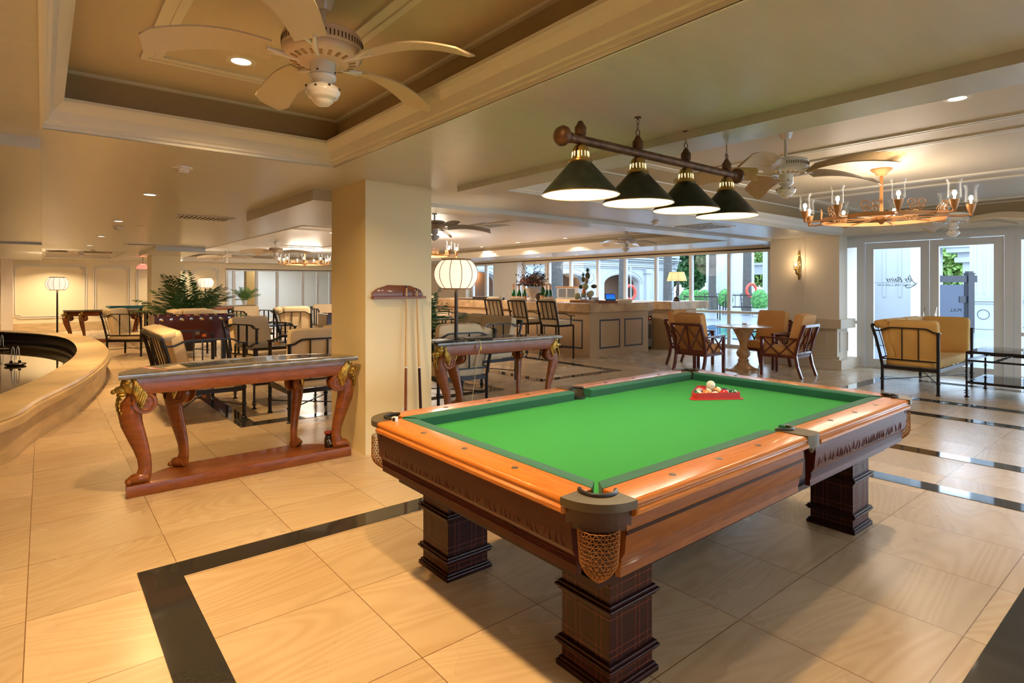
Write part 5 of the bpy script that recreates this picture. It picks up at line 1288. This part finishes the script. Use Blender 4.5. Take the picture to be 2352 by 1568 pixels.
g.tube([(.14*math.cos(2*PI*i/24),.14*math.sin(2*PI*i/24),.06) for i in range(25)],.004,5); g.tube([(.14*math.cos(2*PI*i/24),.14*math.sin(2*PI*i/24),.11) for i in range(25)],.004,5)
for i in range(8): a = 2*PI*i/8; g.tube([(.14*math.cos(a)+.022*math.cos(q*.7)*-math.sin(a), .14*math.sin(a)+.022*math.cos(q*.7)*math.cos(a), .085+.022*math.sin(q*.7)) for q in range(10)],.003,4)
for i in range(4): a = 2*PI*i/4; g.cyl((.14*math.cos(a),.14*math.sin(a),0),(.14*math.cos(a),.14*math.sin(a),.11),.004,None,5); g.bar((0,0,.06),(.14*math.cos(a),.14*math.sin(a),.06),.006,.006)
g.cyl((0,0,.0),(0,0,.62),.005,None,6); g.tube([(0,0,.62),(.05,-.10,.66),(.08,-.17,.60),(.06,-.18,.48),(0,-.10,.40)],.004,5); obj('wire_frame', g, M_iron, t)
def fruit(name, label, dx, dy, z, r, sc, col, cat):
    g = G(); g.ball((0,0,0), r, 18, 12, sc); o = obj(name, g, mat(name+'_skin', col, .5, var=.25, vscale=30, bump=.1), None, 180); o.location = (FX+dx,FY+dy,ZB+.013+z); return tag(o, label, cat)
R2 = Vector((math.cos(YAW), -math.sin(YAW)))   # picture-right direction on the floor
def fo(a, dep=0): return (R2.x*a+R2.y*-dep*0+ -math.sin(YAW)*dep, R2.y*a-math.cos(YAW)*dep)
for (nm,lb,a,dp,z,r,sc,col,ct) in (('melon','pale melon at the lower left of the fruit stand',-.19,.02,.13,.075,(1,1,1.05),(.45,.42,.20),'melon'),('melon','pale melon at the front right of the fruit stand',.08,.09,.17,.072,(1,1,1),(.58,.54,.32),'melon'),
 ('melon','pale melon at the back right of the fruit stand',.13,-.06,.19,.07,(1,1,1),(.50,.46,.28),'melon'),('melon','greenish melon in the middle of the fruit stand',-.01,.03,.345,.072,(1,1,1.05),(.47,.45,.22),'melon'),('melon','small melon low in the centre of the fruit stand',-.05,.05,.17,.058,(1,1,1.2),(.42,.40,.24),'melon'),
 ('papaya','dark green fruit hanging right on the fruit stand',.19,-.02,.35,.062,(1.1,1.1,.75),(.06,.09,.05),'fruit'),('papaya','dark fruit at the left middle of the fruit stand',-.10,-.04,.34,.052,(1,1,.9),(.05,.07,.03),'fruit'),('orange_fruit','bright orange fruit in the front of the fruit stand',-.05,.11,.24,.042,(.9,.9,1.3),(.80,.20,.03),'fruit'),
 ('pear_fruit','brownish ripe fruit near the top of the stand',.02,.02,.475,.055,(.8,.8,1.4),(.40,.26,.12),'fruit')):
    o_ = fo(a,dp); fruit(nm, lb, o_[0], o_[1], z, r, sc, col, ct)
for a, z, lb, s_ in ((.05,.60,'taller pineapple at the top of the fruit stand',1),(-.05,.52,'shorter pineapple left of the taller one on the fruit stand',.8)):
    o_ = fo(a,-.02); t = thing('pineapple', lb, 'pineapple', (FX+o_[0],FY+o_[1],ZB+z)); t.scale = (s_,)*3
    g = G(); g.ball((0,0,0),.055,14,10,(1,1,1.5)); obj('fruit_body', g, mat('pineapple_skin',(.25,.20,.08),.8,bump=.6,bscale=60,col2=(.10,.12,.05),vscale=40), t)
    g = G()
    for i in range(26): aa = i*2.4; e = .4+.045*i; d = Vector((math.cos(aa)*math.cos(e),math.sin(aa)*math.cos(e),math.sin(e)))*.13; w_ = d.cross(Vector((0,0,1))).normalized()*.01; g.f([g.v((0,0,.07)),g.v(Vector((0,0,.07))+d*.5+w_),g.v(Vector((0,0,.07))+d),g.v(Vector((0,0,.07))+d*.5-w_)])
    obj('crown', g, M_palm, t, 0, False)
xx = 9.10; yy = 8.62; 
t = thing('tablet', 'tablet computer with a blue landscape screen standing on the bar', 'tablet', (9.78,8.52,ZB), math.radians(-8)); M = T(0,0,.005,0,-.22)
g = G(M); g.box(-.145,-.006,0,.145,.006,.20,.004); bd = obj('case', g, M_leather, t, 0)
g = G(M); g.box(-.132,-.0075,.012,.132,-.0062,.188)
scr = bpy.data.materials.new('lit_screen'); scr.use_nodes = True; N, L = nn(scr); b = N['Principled BSDF']; b.inputs['Base Color'].default_value = (0,0,0,1)
tcn = N.new('ShaderNodeTexCoord'); sp = N.new('ShaderNodeSeparateXYZ'); L.new(tcn.outputs['Generated'], sp.inputs[0]); r = N.new('ShaderNodeValToRGB'); L.new(sp.outputs[2], r.inputs[0])
for i,(p_,c_) in enumerate(((0,(.0,.02,.10)),(.35,(.0,.03,.06)),(.42,(.02,.25,.8)),(1,(.01,.10,.75)))):
    e = r.color_ramp.elements[i] if i < 2 else r.color_ramp.elements.new(p_)
    e.position = p_; e.color = (*c_,1)
L.new(r.outputs[0], b.inputs['Emission Color']); b.inputs['Emission Strength'].default_value = .9
obj('screen', g, scr, bd, 0)
g = G(); g.box(-.06,.02,0,.06,.09,.006); obj('stand', g, M_leather, t, 0)
for k in range(4):
    o_ = (9.75,9.02); g = G(); g.box(-.07,-.10,0,.07,.10,.028,.003); o = obj('menu_book', g, M_white, None, 0); o.location = (o_[0],o_[1],ZB+.029*k); o.rotation_euler = (0,0,.15*(k%2)-.1*k); tag(o, 'white booklet in the small stack left of the tablet, '+('bottom one','second from bottom','third from bottom','topmost')[k], 'booklet', 'white booklets on the bar')
g = G(); g.cush((0,0,.035),(.42,.16,.07),.25,20,8); o = obj('tan_cushion_roll', g, M_cream, None, 180); o.location = (10.35,8.62,ZB); tag(o, 'tan rounded box lying on the bar right of the tablet', 'box')
# lamps on counters
def shadelamp(loc, label, h, r0, r1, power, flower=True):
    t = thing('table_lamp', label, 'lamp', loc)
    g = G(); g.lathe([(0,0),(.09,0),(.085,.03),(.05,.06),(.02,.08),(0,.085)], 20); g.ball((0,0,.062),.07,12,8,(1,1,.8)); obj('base', g, M_dkbrown, t)
    g = G(); g.tube([(0,0,.06),(.01,0,.15),(-.012,0,.22),(.01,0,.30),(0,0,h)],.008,6)
    if flower:
        for i in range(14):
            a = i*2.4; z = .12+.018*i; d = Vector((math.cos(a),math.sin(a),0)); p = Vector((0,0,z)); g.tube([p,p+d*.06+Vector((0,0,.05)),p+d*.12+Vector((0,0,.04)),p+d*.15+Vector((0,0,-.01))],[.005,.006,.005,.002],5)
    obj('leafy_stem', g, M_dkbrown, t)
    g = G(); n_ = 40; lo = []; hi = []
    for i in range(n_):
        a = 2*PI*i/n_; sc = .008*abs(math.sin(a*4)); lo.append(g.v((r0*math.cos(a),r0*math.sin(a),h-.02+sc))); hi.append(g.v((r1*math.cos(a),r1*math.sin(a),h+.20)))
    for i in range(n_): g.f([lo[i],lo[(i+1)%n_],hi[(i+1)%n_],hi[i]])
    sh = obj('lamp_shade', g, M_lampsh2, t, 180)
    g = G(); g.tube([(r1*math.cos(2*PI*i/32),r1*math.sin(2*PI*i/32),h+.20) for i in range(33)],.004,5); g.tube([(r0*math.cos(2*PI*i/32),r0*math.sin(2*PI*i/32),h+.005) for i in range(33)],.003,5)
    for i in range(8): a = 2*PI*i/8; g.bar((r0*math.cos(a),r0*math.sin(a),h-.01),(r1*math.cos(a),r1*math.sin(a),h+.20),.004,.004)
    obj('shade_trim', g, M_lrib, sh)
    light('POINT', (0,0,h+.1), power, (1,.65,.3), .04, parent=t)
shadelamp((12.2,8.50,ZB), 'table lamp with scalloped amber shade and leafy stem on the back counter', .52, .24, .18, 6)
shadelamp((11.8,13.3,ZB), 'square amber lamp glowing behind the flower urn on the bar', .42, .16, .13, 5, False)
# espresso machine block behind the urn and dark shelf boards
t = thing('coffee_machine', 'grey steel coffee machine on the back counter behind the champagne bottles', 'coffee machine', (11.8,11.75,ZB))
g = G(); g.box(-.2,-.42,0,.2,.42,.34,.01); bd = obj('housing', g, M_grey, t, 0); g = G(); g.box(-.22,-.45,.34,.22,.45,.365,.004); obj('wooden_top', g, M_lrib, bd, 0)
g = G(); g.box(-.21,-.30,.06,-.2,-.02,.30); g.box(-.21,.06,.06,-.2,.34,.30); obj('dark_front', g, mat('smoked_front',(.08,.09,.10),.2), bd, 0)
t = thing('bar_boards', 'dark wooden boards lying on the bar left of the champagne bottles', 'boards', (9.3,13.0,ZB)); g = G(); g.box(-.2,-1.0,.0,.2,.7,.03); g.box(-.18,-.9,.03,.18,-.1,.09); obj('boards', g, M_dkbrown, t, 0)
# ================= EXTERIOR =================
g = G(); g.mesh([(12.1,-60,-.01),(12.1,4.4,-.01),(13.4,4.4,-.01),(13.4,80,-.01),(110,80,-.01),(110,-60,-.01)], [(0,5,4,3,2,1)]); struct('floor_terrace', g, M_deck, 0)
g = G(); g.mesh([(-30,-7.1,-.012),(12.1,-7.1,-.012),(12.1,-60,-.012),(-30,-60,-.012)], [(0,3,2,1)]); struct('floor_terrace', g, M_deck, 0)
g = G(); g.box(15.5,6.6,-.009,20.5,12.5,.02); tag(obj('pool', g, M_pool, None, 0), 'blue swimming pool surface outside beyond the window wall', 'pool')
def arcade():
    t = thing('arcaded_building', 'white building with round arched openings outside beyond the bar windows', 'building', (0,0,0)); Y0 = 29.4
    g = G(); xs_ = 17.0; open_ = []; 
    spans = [(18.2,21.4),(24.6,28.0),(30.0,33.4),(34.9,38.2)]
    def fx(u): k = (u-CX)/F_PX; d = Y0/(math.cos(YAW)-math.sin(YAW)*k); return d*(math.sin(YAW)+math.cos(YAW)*k)
    spans = [(fx(1060),fx(1145)),(fx(1208),fx(1262)),(fx(1268),fx(1346)),(fx(1388),fx(1469))]
    x = 15.0; H0, H1, ZT = .0, 1.75, 5.5
    for a,b in spans:
        g.box(x,Y0,H0,a,Y0+.6,ZT); m = 16; c = (a+b)/2; R_ = (b-a)/2
        for k in range(m):
            a0, a1 = PI-PI*k/m, PI-PI*(k+1)/m; p0 = (c+R_*math.cos(a0), H1+.75*math.sin(a0)*1.0); p1 = (c+R_*math.cos(a1), H1+.75*math.sin(a1))
            g.mesh([(p0[0],Y0,p0[1]),(p1[0],Y0,p1[1]),(p1[0],Y0,ZT),(p0[0],Y0,ZT),(p0[0],Y0+.6,p0[1]),(p1[0],Y0+.6,p1[1]),(p1[0],Y0+.6,ZT),(p0[0],Y0+.6,ZT)], [(0,1,2,3),(7,6,5,4),(0,4,5,1)])
        x = b
    xe = fx(1548); g.box(x,Y0,H0,xe,Y0+.6,ZT); wl = obj('facade', g, M_ext, t, 0)
    g = G()
    for z,d in ((2.95,.10),(3.08,.22),(3.22,.14),(3.55,.30),(3.70,.45),(3.95,.35)): g.box(14.8,Y0-d,z,xe+d,Y0,z+.10)
    obj('cornice', g, M_ext, t, 0)
    for a,b in spans:
        g = G(); c = (a+b)/2; R_ = (b-a)/2+.12
        g.tube([(c+R_*math.cos(PI*k/20),Y0-.03,H1+(.75+.12)*math.sin(PI*k/20)) for k in range(21)],.03,6); g.tube([(c+(R_+.25)*math.cos(PI*k/20),Y0-.03,H1+(.75+.36)*math.sin(PI*k/20)) for k in range(21)],.02,6); obj('arch_moulding', g, M_ext, wl)
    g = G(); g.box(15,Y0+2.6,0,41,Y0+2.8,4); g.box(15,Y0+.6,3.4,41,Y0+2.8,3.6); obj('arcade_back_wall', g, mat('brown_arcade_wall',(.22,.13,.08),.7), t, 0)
    g = G()
    for xx_ in (xe-.7,fx(1485)): g.box(xx_-.28,Y0-.22,0,xx_+.28,Y0,2.95); g.box(xx_-.4,Y0-.34,2.6,xx_+.4,Y0,2.95); g.box(xx_-.4,Y0-.34,0,xx_+.4,Y0,.5)
    obj('pilaster', g, M_ext, t, 0)
    g = G()
    for k in range(5): g.box(xe,Y0-.1,3.9-k*.28,xe+.25+.22*k*0+.3*(4-k)*.35,Y0+.6,4.18-k*.28)
    obj('stepped_end', g, M_ext, t, 0)
    return fx, Y0
fx, Y0 = arcade()
for u_, lab in ((1403,'lit brass sconce inside the arch seen beyond the bar'),(1142,'lit sconce in the arch at the left windows')):
    light('POINT', (fx(u_),Y0+2.3,2.35), 90, (1,.6,.25), .1)
    t = thing('wall_sconce', lab, 'sconce', (fx(u_),Y0+2.59,2.2), PI)
    g = G(); g.box(-.05,.0,-.3,.05,.05,.5); obj('backplate', g, M_brass, t, 0); g = G(); g.ball((0,.12,.2),.07,10,8); obj('bulb', g, M_bulb, t)
def ray(u, d): k = (u-CX)/F_PX; l = k*d; return (math.sin(YAW)*d+math.cos(YAW)*l, math.cos(YAW)*d-math.sin(YAW)*l)
def trunk(u, d, r, label, h=9):
    x,y = ray(u,d); t = thing('palm_tree_trunk', label, 'tree trunk', (x,y,0), 0, 'palm trunks outside the windows')
    g = G(); g.tube([(0,0,0),(.02,0,.5),(.0,0,1.5),(.03,0,3),(0,0,h)], [r*1.35,r*1.15,r*1.03,r,r*.9], 20); obj('bark', g, M_trunk, t)
    g = G(); rr = random.Random(int(u))
    for i in range(14):
        a = 2*PI*i/14; e = rr.uniform(-.2,1.0); p = Vector((0,0,h)); d_ = Vector((math.cos(a)*math.cos(e),math.sin(a)*math.cos(e),math.sin(e))); pts = [p]
        for k in range(8): p = p+d_*.2; d_ = (d_+Vector((0,0,-.18))).normalized(); pts.append(p)
        sd = d_.cross(Vector((0,0,1))).normalized()*.3
        for p0,p1 in zip(pts,pts[1:]): g.f([g.v(p0-sd),g.v(p1-sd),g.v(p1+Vector((0,0,.1))),g.v(p0+Vector((0,0,.1)))]); g.f([g.v(p0+sd),g.v(p1+sd),g.v(p1+Vector((0,0,.1))),g.v(p0+Vector((0,0,.1)))])
    obj('fronds', g, M_leaf, t, 0, False)
trunk(1275, 24, .32, 'thick grey palm trunk outside, leftmost behind the coffee machine'); trunk(1430, 26, .17, 'slim grey palm trunk outside in front of the lit arch'); trunk(1533, 27, .19, 'grey palm trunk outside behind the scalloped table lamp')
trunk(1636, 36, .22, 'dark palm trunk outside left of the white wall, topiary beside it'); trunk(1716, 34, .24, 'mossy palm trunk outside carrying the right life ring')
def tree(loc, h, r, label, m, seed, n=4600, ls=.27, grp='leafy trees outside'):
    rnd = random.Random(seed); t = thing('leafy_tree', label, 'tree', loc, 0, grp)
    g = G(); g.tube([(0,0,0),(.1,0,h*.3),(0,.1,h*.6)],[.2,.16,.08],10)
    for i in range(5): a = i*1.3; g.tube([(.05,0,h*.3),(r*.5*math.cos(a),r*.5*math.sin(a),h*.65)],[.09,.03],6)
    obj('trunk', g, M_trunk, t); g = G()
    cl = [(rnd.uniform(-1,1)*r*.7,rnd.uniform(-1,1)*r*.7,h*.62+rnd.uniform(-1,1)*h*.30,rnd.uniform(.3,.5)*r) for _ in range(14)]
    for i in range(n):
        c = cl[i%14]; a, e = rnd.uniform(0,2*PI), math.asin(rnd.uniform(-1,1)); q = c[3]*rnd.uniform(.75,1.05); p = Vector((c[0]+q*math.cos(a)*math.cos(e), c[1]+q*math.sin(a)*math.cos(e), c[2]+q*math.sin(e)))
        u_ = Vector((rnd.uniform(-1,1),rnd.uniform(-1,1),rnd.uniform(-1,1))).normalized()*ls; w_ = u_.cross(Vector((rnd.uniform(-1,1),rnd.uniform(-1,1),1))).normalized()*ls*.5
        g.f([g.v(p-u_),g.v(p+w_),g.v(p+u_),g.v(p-w_)])
    obj('foliage', g, m, t, 0, False)
tree((*ray(1600,54),0), 6.2, 3.0, 'dense green tree outside left of the dark palm trunk', M_leaf, 1)
tree((*ray(1556,62),0), 7.0, 2.6, 'tall green tree behind the end of the arcaded building', M_leaf, 2)
tree((*ray(1760,60),0), 5.2, 3.2, 'yellow green tree outside behind the white pergola at the right window', M_leaf2, 3)
tree((*ray(2215,42),0), 6.6, 3.4, 'big green tree outside seen through the right glass door', M_leaf, 4)
tree((*ray(2180,36),0), 3.6, 2.2, 'low yellow green tree behind the black sign frame outside', M_leaf2, 5)
tree((*ray(2350,50),0), 6.0, 3.0, 'green tree outside at the right picture edge', M_leaf, 6)
def topiary(u, d, r, label):
    x,y = ray(u,d); t = thing('topiary_bush', label, 'topiary', (x,y,0), 0, 'clipped bushes in white pots')
    g = G(); g.lathe([(0,0),(r*.75,0),(r*.95,.42),(r*.88,.42),(0,.38)], 24); obj('pot', g, M_ext, t)
    g = G(); g.ball((0,0,0), r, 24, 16); rr = random.Random(int(u))
    for v in g.b.verts: v.co = Vector((v.co.x,v.co.y,v.co.z*1.35+.42+r*.95))*1.0 + Vector((rr.uniform(-.02,.02),rr.uniform(-.02,.02),rr.uniform(-.02,.02)))
    obj('clipped_foliage', g, mat('topiary_leaves',(.06,.20,.04),.8,var=.6,vscale=9,bump=.8,bscale=12), t, 0)
topiary(1578,30,.42,'clipped bush outside right of the scalloped table lamp'); topiary(1600,44,.38,'small round clipped bush outside behind the dark palm trunk'); topiary(1617,42,.40,'round clipped bush outside just right of the dark palm trunk'); topiary(1666,33,.42,'egg shaped clipped bush in a white pot right of the dark trunk'); topiary(1745,29.5,.42,'egg shaped clipped bush in a white pot near the right life ring')
for u_, d_, lab in ((1449,30,'orange life ring on a pole outside, beside the tablet'),(1727,33,'orange life ring outside hanging at the mossy palm trunk')):
    x,y = ray(u_,d_); t = thing('life_ring', lab, 'life ring', (x,y,0), math.atan2(y,x)+.5)
    g = G(); g.cyl((0,0,0),(0,0,2.6 if u_<1500 else 1.0),.03,None,8); obj('pole', g, M_ext, t)
    g = G(); zc = 1.22 if u_ < 1500 else 1.32; g.tube([(.06,.30*math.cos(2*PI*i/32)*.95,zc+.36*math.sin(2*PI*i/32)) for i in range(33)],.075,10,False); obj('ring', g, mat('life_ring_orange',(.55,.06,.03),.5), t, 180)
def whitecol(u, d, w_, label, ped=True, h=7, pedh=1.05):
    x,y = ray(u,d); t = thing('white_pillar', label, 'pillar', (x,y,0), 0, 'white terrace pillars')
    g = G(); a = w_/2
    g.box(-a,-a,0,a,a,h); 
    for q in (-.5,0,.5): g.box(-a-.02,q*a*1.2-.03,pedh+.2,-a,q*a*1.2+.03,h)
    sh = obj('shaft', g, M_ext, t, 0)
    if ped:
        g = G(); b = a+.14; g.box(-b,-b,0,b,b,pedh); g.box(-b-.06,-b-.06,0,b+.06,b+.06,.12); g.box(-b-.08,-b-.08,pedh-.06,b+.08,b+.08,pedh); g.box(-b-.04,-b-.04,pedh-.14,b+.04,b+.04,pedh-.08); pd = obj('pedestal', g, M_ext, t, 0)
        g = G()
        for ang in (0,1): 
            for i in range(1): g.tube([(-b-.008,.17*math.cos(2*PI*k/24),pedh*.5+.17*math.sin(2*PI*k/24)) for k in range(25)],.012,6,False)
        obj('roundel', g, mat('roundel_paint',(.50,.55,.60),.6), pd, 180)
whitecol(1672,46,2.4,'wide white wall pillar outside right of the dark palm trunk'); whitecol(1700,48,1.6,'white pillar outside left of the mossy palm trunk'); whitecol(1764,40,.5,'slim white pillar outside at the right end of the window wall')
whitecol(2050,15.2,1.15,'broad white pillar outside filling the left glass door',False); whitecol(2092,30,2.2,'white pillar with roundel pedestal behind the black sign frame'); whitecol(2268,21,.85,'white pillar on roundel pedestal outside the right glass door'); whitecol(2338,22,.62,'white pillar on pedestal outside the right window pane'); whitecol(1955,15.5,.8,'white pillar outside the narrow side light',False)
t = thing('white_pergola', 'white pergola with stacked cornice outside behind the right glass door', 'pergola', (*ray(2232,29),0), 0)
g = G()
for q in (0,4.5): g.box(-.3,-q-.3,0,.3,-q+.3,3.0)
g.box(-.5,-6,2.75,.5,.6,3.0); g.box(-.7,-6,3.25,.7,.9,3.5); g.box(-.4,-6,3.0,.4,.5,3.25); g.box(-.8,-6,3.5,.8,1.1,3.62); obj('posts_and_beam', g, M_ext, t, 0)
t = thing('white_pergola', 'white pergola outside the right end of the window wall', 'pergola', (*ray(1752,50),0), 0)
g = G()
for q in (-1.6,1.6): g.box(-.3,q-.2,0,.3,q+.2,3.4)
g.box(-.5,-2.2,2.6,.5,2.2,3.4); g.box(-.7,-2.5,3.4,.7,2.5,3.6); g.box(-.5,-2.2,0,.5,2.2,.9); obj('posts_and_beam', g, M_ext, t, 0)
t = thing('distant_house', 'distant beige house with a grey window seen over the trees', 'house', (*ray(2175,82),0), math.radians(30))
g = G(); g.box(-1,-9,0,6,9,10.5); g.box(-1.3,-9.3,10.2,6.3,9.3,10.7); wl = obj('wall', g, M_beige, t, 0)
for q in (-4,0,4): g = G(); g.box(-1.06,q-.8,7,-1,q+.8,9); obj('window', g, mat('grey_pane',(.12,.15,.18),.2), t, 0)
# black sign frame
pa, pb = Vector(ray(2101,18.9)), Vector(ray(2226,18.9)); mid = (pa+pb)/2; dv = (pb-pa); ang = math.atan2(dv.y,dv.x); LW = dv.length/2
t = thing('sign_frame', 'black wooden sign frame with two posts and hanging board outside the doors', 'sign', (mid.x,mid.y,0), ang)
for s_ in (-1,1):
    g = G(); g.box(s_*LW-.10,-.10,0,s_*LW+.10,.10,1.93); g.box(s_*LW-.12,-.12,1.93,s_*LW+.12,.12,1.96); g.box(s_*LW-.08,-.08,1.96,s_*LW+.08,.08,2.02); obj('post', g, M_blackp, t, 0)
g = G(); g.box(-LW-.22,-.06,1.66,LW+.22,.06,1.88); g.box(-LW-.1,-.05,1.0,-LW+.35,.05,1.2); g.box(LW-.35,-.05,1.0,LW+.1,.05,1.2); obj('crossbar', g, M_blackp, t, 0)
g = G(); g.box(-LW+.2,-.03,.3,LW-.20,.03,1.58); obj('board', g, mat('dark_blue_board',(.035,.05,.085),.35), t, 0)
# outdoor dark chairs
def outchair(u, d, label, face=0):
    x,y = ray(u,d); t = thing('outdoor_chair', label, 'outdoor chair', (x,y,0), face, 'black metal chairs outside')
    g = G(); w_ = .75
    for s_ in (-1,1): g.bar((s_*w_,-.4,0),(s_*w_,-.4,.7),.05,.05); g.bar((s_*w_,.4,0),(s_*w_,.5,1.05),.05,.05); g.bar((s_*w_,-.4,.7),(s_*w_,.45,.7),.05,.05)
    g.bar((-w_,.5,1.05),(w_,.5,1.05),.05,.05); g.bar((-w_,.42,.42),(w_,.42,.42),.05,.05); g.bar((-w_,-.4,.42),(w_,-.4,.42),.05,.05)
    for k in range(1,6): xk = -w_+2*w_*k/6; g.bar((xk,.43,.42),(xk,.5,1.05),.025,.025)
    g.box(-w_,-.4,.40,w_,.42,.43); obj('metal_frame', g, M_iron, t, 0)
outchair(1648,38,'black metal chair outside just right of the dark palm trunk',-.9); outchair(1697,31.5,'black metal bench chair outside left of the mossy trunk',-1.2); outchair(1735,38,'black metal chair outside behind the right life ring',-.7); outchair(1775,33,'black metal chair outside at the pier edge',-.9); outchair(1612,27,'low black metal table and chair by the trunk base outside',-.9)
g = G(); x,y = ray(1690,35.5); g.box(-1.0,-2.6,0,.8,5.0,.06); o = obj('planting_bed', g, M_grass, None, 0); o.location = (x,y,0); tag(o, 'low green planting bed outside among the palm trunks', 'planting bed')
g = G(); x,y = ray(2300,34); g.box(-6,-7,0,8,7,.25); o = obj('lawn_bed', g, M_grass, None, 0); o.location = (x+6,y,0); tag(o, 'green lawn bed outside behind the sign frame', 'lawn')
